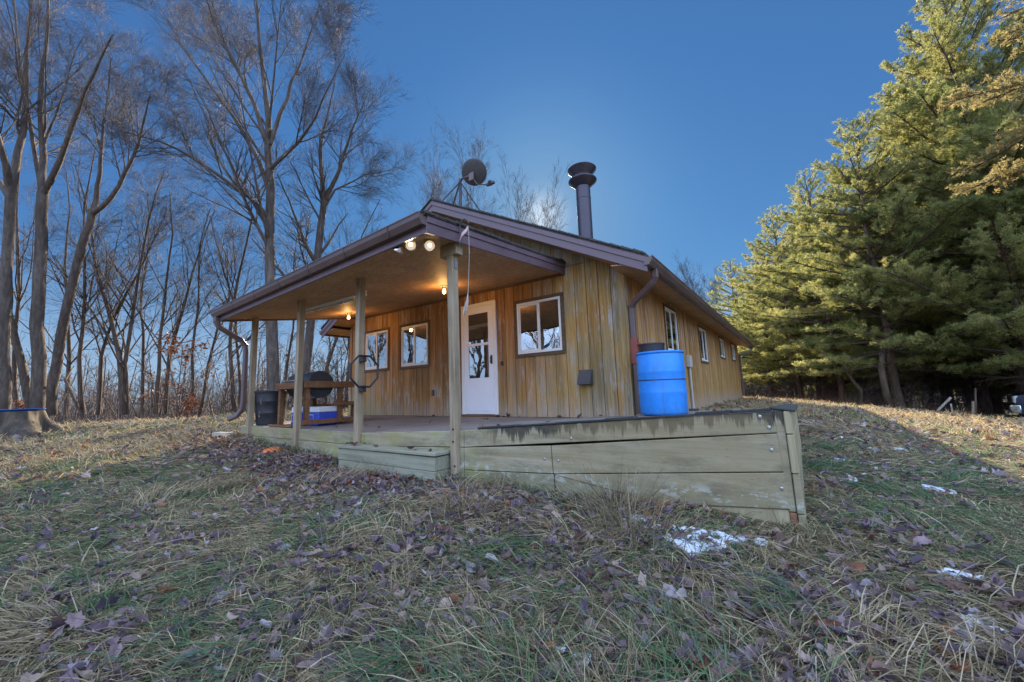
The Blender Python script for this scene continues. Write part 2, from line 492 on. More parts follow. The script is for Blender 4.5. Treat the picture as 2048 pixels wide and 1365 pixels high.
M['bulb'] = emit('lit_warm_bulb', (1, .70, .32), .9)
M['bulb'].cycles.emission_sampling = 'NONE'
M['flood'] = emit('lit_flood_reflector', (1, .74, .40), .15); M['hot'] = emit('lit_flood_bulb', (1, .90, .70), .75); M['hot'].cycles.emission_sampling = 'NONE'
M['flood'].cycles.emission_sampling = 'NONE'


def veg(name, rough=.75, trans=.3, noise=None):
    t = NT(name); a = t.n('ShaderNodeVertexColor', layer_name='Col')
    t.set(a.outputs[0], rough, 0, .25)
    if trans:
        tl = t.n('ShaderNodeBsdfTranslucent'); t.l(a.outputs[0], tl.inputs[0])
        mx = t.n('ShaderNodeMixShader'); mx.inputs[0].default_value = trans
        t.l(t.b.outputs[0], mx.inputs[1]); t.l(tl.outputs[0], mx.inputs[2]); t.l(mx.outputs[0], t.out.inputs[0])
    return t.m


M['grass'] = veg('grass_blades', .7, .35)
M['leaf'] = veg('dead_leaves', .6, .15)
M['needle'] = veg('pine_needles', .6, .5)


def bark(name, c0, c1, c2, s=1.0):
    t = NT(name); v = t.coord((9 * s, 9 * s, 1.6 * s)); n = t.noise(v, 1.5, 7, .7); b = t.noise(t.coord(), 1.1, 4, .6)
    col = t.ramp(t.math('ADD', t.math('MULTIPLY', n, .7), t.math('MULTIPLY', b, .3)), [(.33, c0), (.5, c1), (.66, c2)])
    t.set(col, .9, 0, .2); t.bump(n, .8, .03); return t.m


M['bark'] = bark('grey_brown_bark', (.042, .033, .028), (.096, .078, .067), (.175, .147, .127))
M['bark2'] = bark('dark_brown_bark', (.032, .024, .02), (.08, .06, .047), (.15, .115, .09))
M['barkp'] = bark('pine_bark', (.045, .03, .022), (.10, .068, .05), (.19, .14, .105))
M['twig'] = plain('brown_twigs', (.05, .04, .04), .85, var=.3, bump=0)
M['twig2'] = plain('dark_twigs', (.038, .03, .03), .85, var=.3, bump=0)


def soil():
    t = NT('lawn_soil'); w = t.coord()
    a = t.noise(w, .9, 5, .6); b = t.noise(w, 9, 6, .7); c = t.noise(w, 55, 5, .7); e = t.noise(t.coord((1, 1, 1), loc=(8, 3, 0)), .35, 4, .6)
    lit = t.ramp(c, [(.3, (.05, .036, .030)), (.55, (.14, .10, .08)), (.75, (.27, .22, .16))])
    grn = t.ramp(c, [(.3, (.04, .055, .025)), (.55, (.11, .13, .06)), (.75, (.25, .23, .13))])
    str_ = t.ramp(b, [(.3, (.1, .075, .045)), (.55, (.22, .165, .09)), (.75, (.36, .28, .17))])
    col = t.mix(t.ramp(a, [(.42, 0.0), (.6, 1.0)]), lit, grn)
    col = t.mix(t.math('MULTIPLY', t.ramp(e, [(.4, .25), (.62, .8)]), t.ramp(b, [(.4, .2), (.62, .9)])), col, str_)
    # beyond the lawn: brown leaf floor of the woods
    P = t.sep(w)
    wd = t.maprange(P[0], -13.5, -18)
    col = t.mix(wd, col, t.ramp(c, [(.3, (.06, .04, .028)), (.6, (.15, .10, .07)), (.8, (.24, .18, .13))]))
    t.set(col, .95, 0, .15); t.bump(t.math('ADD', b, c), .9, .03); return t.m


M['soil'] = soil()
tt = NT('snow'); _n1 = tt.noise(tt.coord(), 40, 5, .7); tt.set((.62, .67, .75), .6, 0, .3); tt.b.inputs['Subsurface Weight'].default_value = 0.0; tt.bump(_n1, .6, .02); M['snow'] = tt.m

# ------------------------------------------------------------------ world + sun
SKY_IN = .06
SKY_STOPS = [(0.28, (0.015, 0.0436, 0.1131)), (0.38, (0.0188, 0.0563, 0.1363)), (0.52, (0.0294, 0.0812, 0.1693)), (0.7, (0.0444, 0.1018, 0.1884)), (0.86, (0.0965, 0.1549, 0.2127)), (1.0, (0.2127, 0.23, 0.2389))]
SKY_FILL = (.485, .63, .94)
SUN = np.array([-.462, .781, .42]); SUN /= np.linalg.norm(SUN)
EL = math.asin(SUN[2]); AZ = math.atan2(SUN[0], SUN[1])
w = bpy.data.worlds.new('World'); SC.world = w; w.use_nodes = True
nt = w.node_tree; nt.nodes.clear()
sky = nt.nodes.new('ShaderNodeTexSky'); sky.sky_type = 'NISHITA'; sky.sun_disc = False
sky.sun_elevation = EL; sky.sun_rotation = AZ
sky.air_density = 1.0; sky.dust_density = .25; sky.ozone_density = 3.0; sky.altitude = 300
bg = nt.nodes.new('ShaderNodeBackground'); bg.inputs[1].default_value = .12
wo = nt.nodes.new('ShaderNodeOutputWorld')


def wn(ty, **k):
    o = nt.nodes.new(ty)
    for q, v in k.items(): setattr(o, q, v)
    return o


# the clear winter sky: the physical sky's brightness sets how deep the blue is
bw = wn('ShaderNodeRGBToBW'); nt.links.new(sky.outputs[0], bw.inputs[0])
sc_ = wn('ShaderNodeMath', operation='MULTIPLY'); nt.links.new(bw.outputs[0], sc_.inputs[0]); sc_.inputs[1].default_value = SKY_IN
pw = wn('ShaderNodeMath', operation='POWER'); nt.links.new(sc_.outputs[0], pw.inputs[0]); pw.inputs[1].default_value = .5
rp_ = wn('ShaderNodeValToRGB'); e = rp_.color_ramp.elements
while len(e) < len(SKY_STOPS): e.new(.5)
for q, (p_, c_) in zip(e, SKY_STOPS): q.position = p_; q.color = (*c_, 1)
nt.links.new(pw.outputs[0], rp_.inputs[0])
# added fill light: sky brightened overhead and behind the camera to lift the shade
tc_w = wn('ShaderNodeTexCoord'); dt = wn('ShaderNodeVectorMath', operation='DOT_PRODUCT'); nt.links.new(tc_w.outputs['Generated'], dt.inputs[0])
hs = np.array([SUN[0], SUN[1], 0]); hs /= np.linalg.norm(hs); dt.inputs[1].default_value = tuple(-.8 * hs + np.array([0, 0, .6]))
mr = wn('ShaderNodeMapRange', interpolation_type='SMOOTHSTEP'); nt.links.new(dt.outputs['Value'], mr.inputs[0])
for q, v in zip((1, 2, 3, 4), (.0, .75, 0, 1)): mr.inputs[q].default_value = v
mxw = wn('ShaderNodeMix', data_type='RGBA'); nt.links.new(mr.outputs[0], mxw.inputs[0]); nt.links.new(rp_.outputs[0], mxw.inputs[6]); mxw.inputs[7].default_value = (*SKY_FILL, 1)
# aureole round the sun
ds_ = wn('ShaderNodeVectorMath', operation='DOT_PRODUCT'); nt.links.new(tc_w.outputs['Generated'], ds_.inputs[0]); ds_.inputs[1].default_value = tuple(SUN)
pa = wn('ShaderNodeMath', operation='POWER', use_clamp=True); nt.links.new(ds_.outputs['Value'], pa.inputs[0]); pa.inputs[1].default_value = 900
pm = wn('ShaderNodeMix', data_type='RGBA', blend_type='ADD'); pm.inputs[0].default_value = 1
pc = wn('ShaderNodeMix', data_type='RGBA'); nt.links.new(pa.outputs[0], pc.inputs[0]); pc.inputs[6].default_value = (0, 0, 0, 1); pc.inputs[7].default_value = (.13, .12, .10, 1)
# wide, faint brightening towards the sun and a pale haze band along the horizon
pb_ = wn('ShaderNodeMath', operation='POWER', use_clamp=True); nt.links.new(ds_.outputs['Value'], pb_.inputs[0]); pb_.inputs[1].default_value = 55
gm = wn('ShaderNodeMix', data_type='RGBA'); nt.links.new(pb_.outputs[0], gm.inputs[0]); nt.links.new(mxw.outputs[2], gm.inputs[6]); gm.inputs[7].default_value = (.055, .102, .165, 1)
sz = wn('ShaderNodeSeparateXYZ'); nt.links.new(tc_w.outputs['Generated'], sz.inputs[0])
hz = wn('ShaderNodeMapRange', interpolation_type='SMOOTHSTEP'); nt.links.new(sz.outputs[2], hz.inputs[0])
for q, v in zip((1, 2, 3, 4), (-.02, .30, .8, 0)): hz.inputs[q].default_value = v
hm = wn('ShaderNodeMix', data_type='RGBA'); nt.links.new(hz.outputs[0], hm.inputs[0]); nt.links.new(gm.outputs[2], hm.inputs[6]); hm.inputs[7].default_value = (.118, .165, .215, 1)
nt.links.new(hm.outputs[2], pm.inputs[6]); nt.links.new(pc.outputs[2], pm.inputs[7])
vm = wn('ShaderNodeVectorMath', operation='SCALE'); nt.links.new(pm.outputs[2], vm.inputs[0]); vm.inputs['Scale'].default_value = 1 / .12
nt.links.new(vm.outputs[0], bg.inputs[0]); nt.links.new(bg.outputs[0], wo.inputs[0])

sl = bpy.data.lights.new('sun', 'SUN'); sl.energy = 5.0; sl.angle = rad(.5); sl.color = (1, .83, .60)
so = bpy.data.objects.new('sun', sl); COL.objects.link(so)
so.rotation_euler = Vector(SUN).to_track_quat('Z', 'Y').to_euler()
SC.view_settings.view_transform = 'Standard'; SC.view_settings.look = 'None'; SC.view_settings.exposure = 1.9; SC.view_settings.gamma = 1
SC.cycles.use_denoising = True; SC.cycles.denoising_prefilter = 'NONE'; SC.cycles.denoising_input_passes = 'RGB_ALBEDO_NORMAL'; SC.cycles.use_light_tree = False; SC.cycles.use_adaptive_sampling = False; SC.cycles.sample_clamp_indirect = 1.2; SC.cycles.sample_clamp_direct = 10; SC.cycles.max_bounces = 6; SC.cycles.diffuse_bounces = 3; SC.cycles.glossy_bounces = 3; SC.cycles.transparent_max_bounces = 12; SC.cycles.transmission_bounces = 3
SC.cycles.caustics_reflective = False; SC.cycles.caustics_refractive = False

# ================================================================== GROUND
def build_ground():
    NA = 420
    rs = np.concatenate([[0.02], np.geomspace(.35, 30, 260), np.geomspace(31, 900, 50)])
    a = np.arange(NA) / NA * 2 * math.pi
    X = CAM[0] + np.outer(rs, np.cos(a)); Y = CAM[1] + np.outer(rs, np.sin(a))
    Z = ground(X, Y)
    V = np.stack([X, Y, Z], -1).reshape(-1, 3)
    i = np.arange(NA); j = (i + 1) % NA
    Q = np.concatenate([np.c_[i + k * NA, j + k * NA, j + (k + 1) * NA, i + (k + 1) * NA] for k in range(len(rs) - 1)])
    mb = MB(); mb.add(V, [Q[:, ::-1] if False else Q])
    o = mb.build('ground', M['soil'], smooth=True, recalc=False)
    return tag(o, 'sloping lawn of matted grass and leaf litter around the cabin', 'lawn', kind='structure')


build_ground()

# ================================================================== CABIN
XL, XR, YB = -7.1, 0.0, 13.35
RX, RZ, SL = -3.55, 4.22, .52


def zr(x): return RZ - SL * abs(x - RX)


cabin = thing('cabin', (0, 0, 0), 'long low cabin with weathered orange brown plank siding and a lean-to porch', 'cabin')


def wall_strips(us, zlo, zhi, openings, mp, d0, d1, gap=.0055):
    """boards between successive us; zhi a function; openings (u0,u1,z0,z1); mp(u,d,z) maps to the world"""
    mb = MB()
    for a, b in zip(us[:-1], us[1:]):
        cuts = sorted({a + gap, b - gap, *[u for o in openings for u in o[:2] if a + gap < u < b - gap]})
        for p, q in zip(cuts[:-1], cuts[1:]):
            if q - p < 1e-4: continue
            mid = (p + q) / 2
            spans = [(zlo, None)]
            for o in openings:
                if o[0] < mid < o[1]:
                    spans = [(zlo, o[2]), (o[3], None)]
            for z0, z1 in spans:
                ta, tb = (zhi(p), zhi(q)) if z1 is None else (z1, z1)
                if min(ta, tb) <= z0 + .001:
                    if max(ta, tb) <= z0 + .001: continue
                    ta = max(ta, z0 + .0005); tb = max(tb, z0 + .0005)
                mb.hexa(np.array([mp(p, d1, z0), mp(q, d1, z0), mp(q, d0, z0), mp(p, d0, z0), mp(p, d1, ta), mp(q, d1, tb), mp(q, d0, tb), mp(p, d0, ta)]))
    return mb


F_MAP = lambda u, d, z: (u, -d, z)
S_MAP = lambda u, d, z: (d, u, z)
WINS = [(-6.43, -5.57, 1.02, 1.90), (-5.08, -4.22, 1.01, 1.89), (-1.93, -1.06, 1.02, 1.91)]
DOOR = (-3.17, -2.47, .60, 1.93)
SWINS = [(2.13, 3.0, 1.05, 1.92), (5.30, 6.22, 1.03, 1.89), (8.55, 9.45, 1.31, 1.92), (11.32, 12.18, 1.36, 1.95)]
us = np.concatenate([[XL], np.arange(-7.0, -.01, .2), [XR]])
us = np.unique(np.round(us, 4))
lowtop = lambda u: min(2.368, zr(u) - .07)
mb = wall_strips(us, -.04, lowtop, WINS + [DOOR], F_MAP, -.012, 0.0)
gab = wall_strips(us, 2.376, lambda u: zr(u) - .07, [], F_MAP, -.012, 0.0)
for F, c in [(gab, 0)]:
    mb.add(np.concatenate(F.v), [np.concatenate(L) for L in F.f.values()])
mb.build('gable_wall', M['siding'], cabin)
bk = wall_strips(np.array([XL, RX, XR]), -.04, lambda u: zr(u) - .08, WINS + [DOOR], F_MAP, -.10, -.011, 0)
bk.build('wall_backing', M['siding_g'], cabin)
us2 = np.unique(np.round(np.concatenate([[0.0], np.arange(.1, 13.3, .2), [YB]]), 4))
wall_strips(us2, -.17, lambda u: 2.2, SWINS, S_MAP, -.012, 0).build('side_wall', M['siding_s'], cabin)
wall_strips(np.array([0.012, YB]), -.17, lambda u: 2.2, SWINS, S_MAP, -.1, -.011, 0).build('wall_backing', M['siding_sg'], cabin)
wall_strips(us2, -.17, lambda u: 2.2, [], lambda u, d, z: (XL - d, u, z), -.012, 0).build('side_wall', M['siding_s'], cabin)
mb = MB(); mb.box((XL + .013, .1, -.2), (XL + .1, YB, 2.2)); mb.build('wall_backing', M['siding_sg'], cabin)
mb = MB(); mb.prism([(XL + .02, -.2), (XR - .02, -.2), (XR - .02, 2.28), (RX, zr(RX) - .1), (XL + .02, 2.28)], 'y', YB - .1, YB); mb.build('gable_wall', M['siding_s'], cabin)
# corner boards
mb = MB(); mb.box((-.09, -.02, -.045), (.0, 0.0, 2.09)); mb.box((0.0, -.02, -.17), (.02, .09, 2.05)); mb.build('corner_board', M['siding'], cabin, bevel=.003)
mb = MB(); mb.box((XL, -.02, -.045), (XL + .09, 0.0, 2.09)); mb.build('corner_board', M['siding'], cabin, bevel=.003)
# interior: floor, ceiling, back partition
mb = MB(); mb.box((XL + .1, .1, -.1), (-.1, YB - .1, -.06)); mb.box((XL + .1, .1, 2.2), (-.1, YB - .1, 2.24)); mb.box((XL + .1, 3.6, -.06), (-1.6, 3.64, 2.2)); mb.build('interior', M['interior'], cabin)
# foundation
mb = MB(); mb.box((XL + .02, .02, -1.0), (-.03, YB - .02, -.171)); mb.build('foundation', M['concrete'], cabin)


def window(u0, u1, z0, z1, mp, label=None, blind=True, half_dark=False):
    def bx(mb, ua, ub, da, db, za, zb):
        mb.hexa(np.array([mp(ua, db, za), mp(ub, db, za), mp(ub, da, za), mp(ua, da, za), mp(ua, db, zb), mp(ub, db, zb), mp(ub, da, zb), mp(ua, da, zb)]))
    T = .055
    mb = MB(); bx(mb, u0 - T, u1 + T, 0, .024, z1, z1 + T); bx(mb, u0 - T, u1 + T, 0, .024, z0 - T, z0); bx(mb, u0 - T, u0, 0, .022, z0, z1); bx(mb, u1, u1 + T, 0, .022, z0, z1)
    w_ = mb.build('window', M['trim'], cabin, bevel=.003)
    if label: w_['label'] = label
    mb = MB(); Fw = .042; um = (u0 + u1) / 2
    bx(mb, u0, u1, -.06, .016, z1 - Fw, z1); bx(mb, u0, u1, -.06, .016, z0, z0 + Fw); bx(mb, u0, u0 + Fw, -.06, .016, z0 + Fw, z1 - Fw); bx(mb, u1 - Fw, u1, -.06, .016, z0 + Fw, z1 - Fw)
    bx(mb, um - .025, um + .025, -.05, .011, z0 + Fw, z1 - Fw)
    a, b = u0 + Fw, um - .025
    bx(mb, a, b, -.045, .004, z1 - Fw - .028, z1 - Fw); bx(mb, a, b, -.045, .004, z0 + Fw, z0 + Fw + .028); bx(mb, a, a + .026, -.045, .004, z0 + Fw + .028, z1 - Fw - .028)
    mb.build('window_frame', M['white'], w_, bevel=.003, local=True)
    mb = MB(); bx(mb, um + .02, u1 - Fw + .004, -.004, -.001, z0 + Fw - .004, z1 - Fw + .004); bx(mb, u0 + Fw + .02, um - .02, -.002, .001, z0 + Fw + .02, z1 - Fw - .02)
    mb.build('pane', M['glass'], w_)
    if blind:
        mb = MB(); bx(mb, u0 + .02, u1 - .02, -.085, -.075, z1 - .16, z1 - .005); mb.build('blind', M['coolerlid'], w_)
    return w_


for wv in WINS: window(*wv, F_MAP)
for wv in SWINS: window(*wv, S_MAP, blind=False)

# storm door
mb = MB()
for lo, hi in [((-3.25, -.035, -.03), (-3.18, 0, 2.07)), ((-2.46, -.035, -.03), (-2.39, 0, 2.07)), ((-3.18, -.035, 2.0), (-2.46, 0, 2.07))]: mb.box(lo, hi)
door = mb.build('door', M['white'], cabin, bevel=.004)
mb = MB(); y0, y1 = -.03, -.004
for a, b, c, d in [(-3.178, -2.462, .0, .66), (-3.178, -3.07, .66, 1.87), (-2.58, -2.462, .66, 1.87), (-3.178, -2.462, 1.87, 1.998), (-3.07, -2.58, 1.26, 1.31)]: mb.box((a, y0 if c != 1.26 else y0 + .004, c), (b, y1, d))
mb.box((-3.12, -.036, .05), (-2.52, -.03, .60))
mb.build('door_leaf', M['door'], door, bevel=.004)
mb = MB(); mb.box((-3.075, -.02, 1.30), (-2.575, -.016, 1.875)); mb.box((-3.075, -.016, .655), (-2.575, -.012, 1.265)); mb.build('pane', M['glass'], door)
mb = MB(); mb.tube([(-2.51, -.03, 1.02), (-2.51, -.07, 1.02), (-2.51, -.07, .93), (-2.51, -.03, .93)], .008, 8); mb.box((-2.53, -.038, .9), (-2.49, -.03, 1.06)); mb.build('handle', M['black'], door)
mb = MB(); mb.box((-3.26, -.06, -.045), (-2.38, -.001, -.005)); mb.build('threshold', M['cart'], door, bevel=.004)
mb = MB(); mb.prism([(-3.175, 1.32), (-2.47, 1.32), (-2.47, 1.95), (-3.175, 1.95)], 'y', .03, .035); mb.build('blind', M['trim'], door)

# small wall fittings
mb = MB(); mb.prism([(0, .455), (0, .68), (-.03, .68), (-.125, .50), (-.125, .455)], 'x', -.78, -.57); mb.build('vent_hood', M['darkgrey'], cabin, bevel=.004)
mb = MB(); mb.box((-4.1, -.03, .36), (-4.04, 0, .48)); mb.build('outlet_box', M['darkgrey'], cabin, bevel=.004)
mb = MB(); mb.box((-2.31, -.03, .86), (-2.27, 0, .93)); mb.build('doorbell', M['black'], cabin, bevel=.003)
eb = MB().box((0, 3.62, .80), (.085, 3.84, 1.06)).build('meter_box', M['greyplastic'], cabin, bevel=.008)
MB().tube([(.04, 3.73, .8), (.04, 3.73, -.25)], .024, 10).build('conduit', M['greyplastic'], eb, smooth='auto')

# main roof
TH = .045
YF, YE = -.5, 13.85
XE = .50; XW = -7.60
mb = MB()
for sx, xe in ((1, XE), (-1, XW)):
    V = [(RX, YF, RZ - TH), (xe, YF, zr(xe) - TH), (xe, YE, zr(xe) - TH), (RX, YE, RZ - TH), (RX, YF, RZ), (xe, YF, zr(xe)), (xe, YE, zr(xe)), (RX, YE, RZ)]
    mb.hexa(np.array(V))
roof = mb.build('roof', M['roof'], cabin)
# ragged shingle tabs along the front rake
mb = MB()
for xe in (XE, XW):
    n = 26
    for k in range(n):
        a = RX + (xe - RX) * k / n; b = RX + (xe - RX) * (k + .93) / n
        h = .012 + .012 * random.random(); y = YF - .018 - .012 * random.random()
        V = [(a, y, zr(a) - .012), (b, y, zr(b) - .012), (b, -.2, zr(b) - .002), (a, -.2, zr(a) - .002), (a, y, zr(a) + h), (b, y, zr(b) + h * .5), (b, -.2, zr(b) + h * .5), (a, -.2, zr(a) + h)]
        mb.hexa(np.array(V))
mb.build('shingle_edge', M['roof'], roof)
mb = MB()
for sx in (1, -1):
    V = [(RX - .001 * sx, YF, RZ + .004), (RX + .14 * sx, YF, RZ + .004 - .14 * SL), (RX + .14 * sx, YE, RZ + .004 - .14 * SL), (RX, YE, RZ + .004), (RX, YF, RZ + .03), (RX + .14 * sx, YF, RZ + .018 - .14 * SL), (RX + .14 * sx, YE, RZ + .018 - .14 * SL), (RX, YE, RZ + .03)]
    mb.hexa(np.array(V))
mb.build('ridge_cap', M['roof'], roof)


def rake(name, y0, y1, top, bot, xe):
    mb = MB(); a, b = RX, xe
    V = [(a, y0, zr(a) - bot), (b, y0, zr(b) - bot), (b, y1, zr(b) - bot), (a, y1, zr(a) - bot), (a, y0, zr(a) - top), (b, y0, zr(b) - top), (b, y1, zr(b) - top), (a, y1, zr(a) - top)]
    mb.hexa(np.array(V)); return mb


for xe in (XE, XW):
    mb = rake('', YF + .012, YF + .034, TH, .245, xe)
    q = rake('', YF - .004, YF + .012, TH, .125, xe); mb.add(np.concatenate(q.v), [np.concatenate(L) for L in q.f.values()])
    mb.build('rake_board', M['fascia'], cabin, bevel=.003)
    rake('', YF + .036, -.003, .205, .22, (.02 if xe > 0 else XL - .02)).build('rake_soffit', M['osb'], cabin)
    rake('', YE - .03, YE - .005, TH, .245, xe).build('rake_board', M['fascia'], cabin)
# eaves: soffit, fascia, gutters
MB().hexa(np.array([(.002, YF + .04, 2.06), (XE - .03, YF + .04, 1.985), (XE - .03, YE - .04, 1.985), (.002, YE - .04, 2.06), (.002, YF + .04, 2.075), (XE - .03, YF + .04, 2.0), (XE - .03, YE - .04, 2.0), (.002, YE - .04, 2.075)])).build('soffit', M['osb'], cabin)
MB().hexa(np.array([(XL - .002, YF + .04, 2.06), (XW + .03, YF + .04, 1.985), (XW + .03, YE - .04, 1.985), (XL - .002, YE - .04, 2.06), (XL - .002, YF + .04, 2.075), (XW + .03, YF + .04, 2.0), (XW + .03, YE - .04, 2.0), (XL - .002, YE - .04, 2.075)])).build('soffit', M['osb'], cabin)
gp = [(0, 0), (.062, 0), (.075, .02), (.098, .055), (.105, .10), (.112, .102), (.112, .115), (.098, .115), (.092, .10), (.0, .10)]
ge = zr(XE) - .155
for sgn, x in ((1, XE - .03), (-1, XW + .03)):
    mb = MB(); mb.prism([(x + sgn * p, ge + q) for p, q in gp], 'y', YF - .01, YE); mb.build('gutter', M['gutter'], cabin)
    mb = MB(); mb.box((x - .025 if sgn > 0 else x + .002, YF + .035, ge - .02), (x - .002 if sgn > 0 else x + .025, YE - .035, ge + .125)); mb.build('fascia', M['fascia'], cabin)


def rect_pipe(pts, wx, wy, mb=None):
    """square downpipe along a polyline"""
    mb = mb or MB(); pts = np.asarray(pts, float)
    T = np.gradient(pts, axis=0); T /= np.linalg.norm(T, axis=1, keepdims=True)
    rings = []
    for p, t in zip(pts, T):
        a = np.cross(t, (0, 1, 0.001)); a /= np.linalg.norm(a); b = np.cross(t, a)
        rings += [p + a * wx * sx + b * wy * sy for sx, sy in ((-1, -1), (1, -1), (1, 1), (-1, 1))]
    n = len(pts)
    Q = [(4 * k + i, 4 * k + (i + 1) % 4, 4 * k + 4 + (i + 1) % 4, 4 * k + 4 + i) for k in range(n - 1) for i in range(4)]
    return mb.add(rings, [np.array(Q), np.array([(3, 2, 1, 0), tuple(4 * (n - 1) + i for i in range(4))])])


ds = rect_pipe([(.52, -.22, 1.96), (.52, -.22, 1.86), (.47, -.19, 1.79), (.13, .03, 1.62), (.075, .07, 1.55), (.07, .075, 1.46), (.07, .075, .70)], .04, .034).build('downspout', M['gutter'], cabin, bevel=.01, smooth=False)
mb = rect_pipe([(.07, .075, 1.10), (.07, .075, .72)], .052, .046); mb.tube([(.12, .06, 1.0), (.17, .05, 1.0)], .02, 8); mb.tube([(.12, .06, .8), (.15, .05, .8)], .015, 8)
mb.build('diverter', M['redpaint'], ds, bevel=.006)
rect_pipe([(.075, .085, .72), (.085, .09, 0.02)], .045, .045).build('downspout', M['gutter'], cabin, bevel=.01)
rect_pipe([(.5, 13.5, 1.96), (.5, 13.5, 1.86), (.45, 13.48, 1.78), (.12, 13.3, 1.66), (.06, 13.28, 1.6), (.055, 13.28, 1.5), (.055, 13.28, -.05)], .04, .034).build('downspout', M['gutter'], cabin, bevel=.01)

# stove pipe and cap
cx, cy = -1.0, 1.0; zb = zr(cx)
pp = MB().lathe([(.135, zb - .2), (.135, 3.95), (.139, 3.955), (.139, 3.975), (.135, 3.98), (.135, 4.28)], 40, (cx, cy, 0)).build('stove_pipe', M['pipe'], cabin, smooth='auto')
MB().lathe([(.136, 4.20), (.15, 4.215), (.262, 4.315), (.268, 4.33), (.262, 4.342), (.20, 4.39), (.175, 4.42), (.185, 4.45), (.268, 4.545), (.272, 4.56), (.262, 4.572), (.02, 4.585)], 48, (cx, cy, 0)).build('pipe_cap', M['pipe'], pp, smooth='auto', angle=50)
MB().lathe([(.30, zb - .17), (.2, zb + .0), (.15, zb + .12), (.137, zb + .13)], 32, (cx, cy, 0)).build('flashing', M['black'], pp, smooth='auto')

# ---------------------------------------------------------------- lean-to porch
PX0, PX1, PY = -6.63, -.97, -2.95


def pz(x, y):
    zw = 2.285 + .009 * (PX1 - x); ze = 2.035 + .0265 * (x - PX1); return zw + (ze - zw) * (-y / 2.95)


def slab(x0, x1, y0, y1, o0, o1, nx=12):
    mb = MB(); xs = np.linspace(x0, x1, nx + 1)
    for a, b in zip(xs[:-1], xs[1:]):
        mb.hexa(np.array([(a, y0, pz(a, y0) + o0), (b, y0, pz(b, y0) + o0), (b, y1, pz(b, y1) + o0), (a, y1, pz(a, y1) + o0), (a, y0, pz(a, y0) + o1), (b, y0, pz(b, y0) + o1), (b, y1, pz(b, y1) + o1), (a, y1, pz(a, y1) + o1)]))
    return mb


pr = slab(PX0 - .04, PX1 + .045, PY - .05, -.001, .145, .175).build('porch_roof', M['roof'], cabin)
slab(PX0, PX1 - .003, PY + .03, -.03, 0, .012).build('porch_ceiling', M['osb'], pr)
slab(PX0, PX1 - .003, PY + .001, PY + .028, -.03, .14).build('fascia', M['fascia'], pr)
mb = slab(PX1, PX1 + .022, PY, -.002, -.035, .135, 1); q = slab(PX1 + .022, PX1 + .036, PY, -.002, .075, .144, 1); mb.add(np.concatenate(q.v), [np.concatenate(L) for L in q.f.values()])
mb.build('rake_board', M['fascia'], pr, bevel=.003)
slab(PX0 - .022, PX0 - .001, PY, -.002, -.035, .14, 1).build('rake_board', M['fascia'], pr)
mb = slab(PX0, PX1, -.03, -.0135, -.05, .012, 1); mb.build('wall_batten', M['trim'], pr)
mb = MB()
n = 20
for k in range(n):
    a = PY - .05 + (2.95) * k / n; b = a + 2.95 / n * .93; x = PX1 + .05 + .012 * random.random(); h = .012 * random.random() + .006
    V = [(PX1 - .2, a, pz(PX1, a) + .176), (x, a, pz(PX1, a) + .158), (x, b, pz(PX1, b) + .158), (PX1 - .2, b, pz(PX1, b) + .176), (PX1 - .2, a, pz(PX1, a) + .176 + h), (x, a, pz(PX1, a) + .176 + h), (x, b, pz(PX1, b) + .176 + h * .4), (PX1 - .2, b, pz(PX1, b) + .176 + h * .4)]
    mb.hexa(np.array(V))
mb.build('shingle_edge', M['roof'], pr)
# gutter follows the eave
mb = MB(); prof = [(PY - p, q) for p, q in gp]
V = []
xs = np.linspace(PX0 - .05, PX1 + .02, 8)
for x in xs: V += [(x, p, pz(x, PY) + .045 + q) for p, q in prof]
L = len(prof); i = np.arange(L); j = (i + 1) % L
Q = np.concatenate([np.c_[i + k * L, j + k * L, j + (k + 1) * L, i + (k + 1) * L] for k in range(len(xs) - 1)])
mb.add(V, [Q, i[::-1][None], (i + (len(xs) - 1) * L)[None]])
for x in np.linspace(PX0 + .9, PX1 - .5, 6):
    z = pz(x, PY) + .043; mb.prism([(PY - .115, z + .105), (PY - .1, z + .05), (PY - .078, z + .012), (PY, z - .004), (PY, z - .0), (PY - .076, z + .015), (PY - .096, z + .05), (PY - .11, z + .105)], 'x', x, x + .02)
mb.build('gutter', M['gutter'], cabin)
rect_pipe([(-6.58, -3.0, 1.93), (-6.58, -3.0, 1.84), (-6.57, -2.95, 1.74), (-6.52, -2.6, 1.52), (-6.50, -2.53, 1.42), (-6.50, -2.52, 1.3), (-6.49, -2.52, .34), (-6.50, -2.53, .22), (-6.56, -2.58, .12), (-6.74, -2.66, .05)], .045, .036).build('downspout', M['gutter'], cabin, bevel=.012)
POSTS = [(-6.43, -.31), (-4.62, -.43), (-2.92, -.5), (-1.10, -.55)]
for k, (x, zb) in enumerate(POSTS):
    mb = MB(); h = .046; y0, y1 = -2.455, -2.363; lean = -.03 if k == 3 else -.01
    zt = pz(x, -2.41) - .001
    mb.hexa(np.array([(x - h, y0, zb), (x + h, y0, zb), (x + h, y1, zb), (x - h, y1, zb), (x - h + lean, y0, zt), (x + h + lean, y0, zt), (x + h + lean, y1, zt), (x - h + lean, y1, zt)]))
    po = mb.build('porch_post', M['post'], cabin, bevel=.005)
    if k == 3:
        MB().box((x - .17, y0 - .008, zt - .14), (x + .09, y1 + .008, zt - .008)).build('beam_end', M['post'], po, bevel=.006)
        for zz in (-.13, -.38, .0): MB().lathe([(.011, 0), (.011, .006)], 10, (x + (.02 if zz < -.3 else 0), y0, zz), axis=(0, -1, 0)).build('bolt', M['black'], po)
        MB().box((x + h + lean * .9, y0 + .03, zt - .29), (x + h + lean * .9 + .012, y1 - .02, zt - .21)).build('bracket', M['steel'], po)

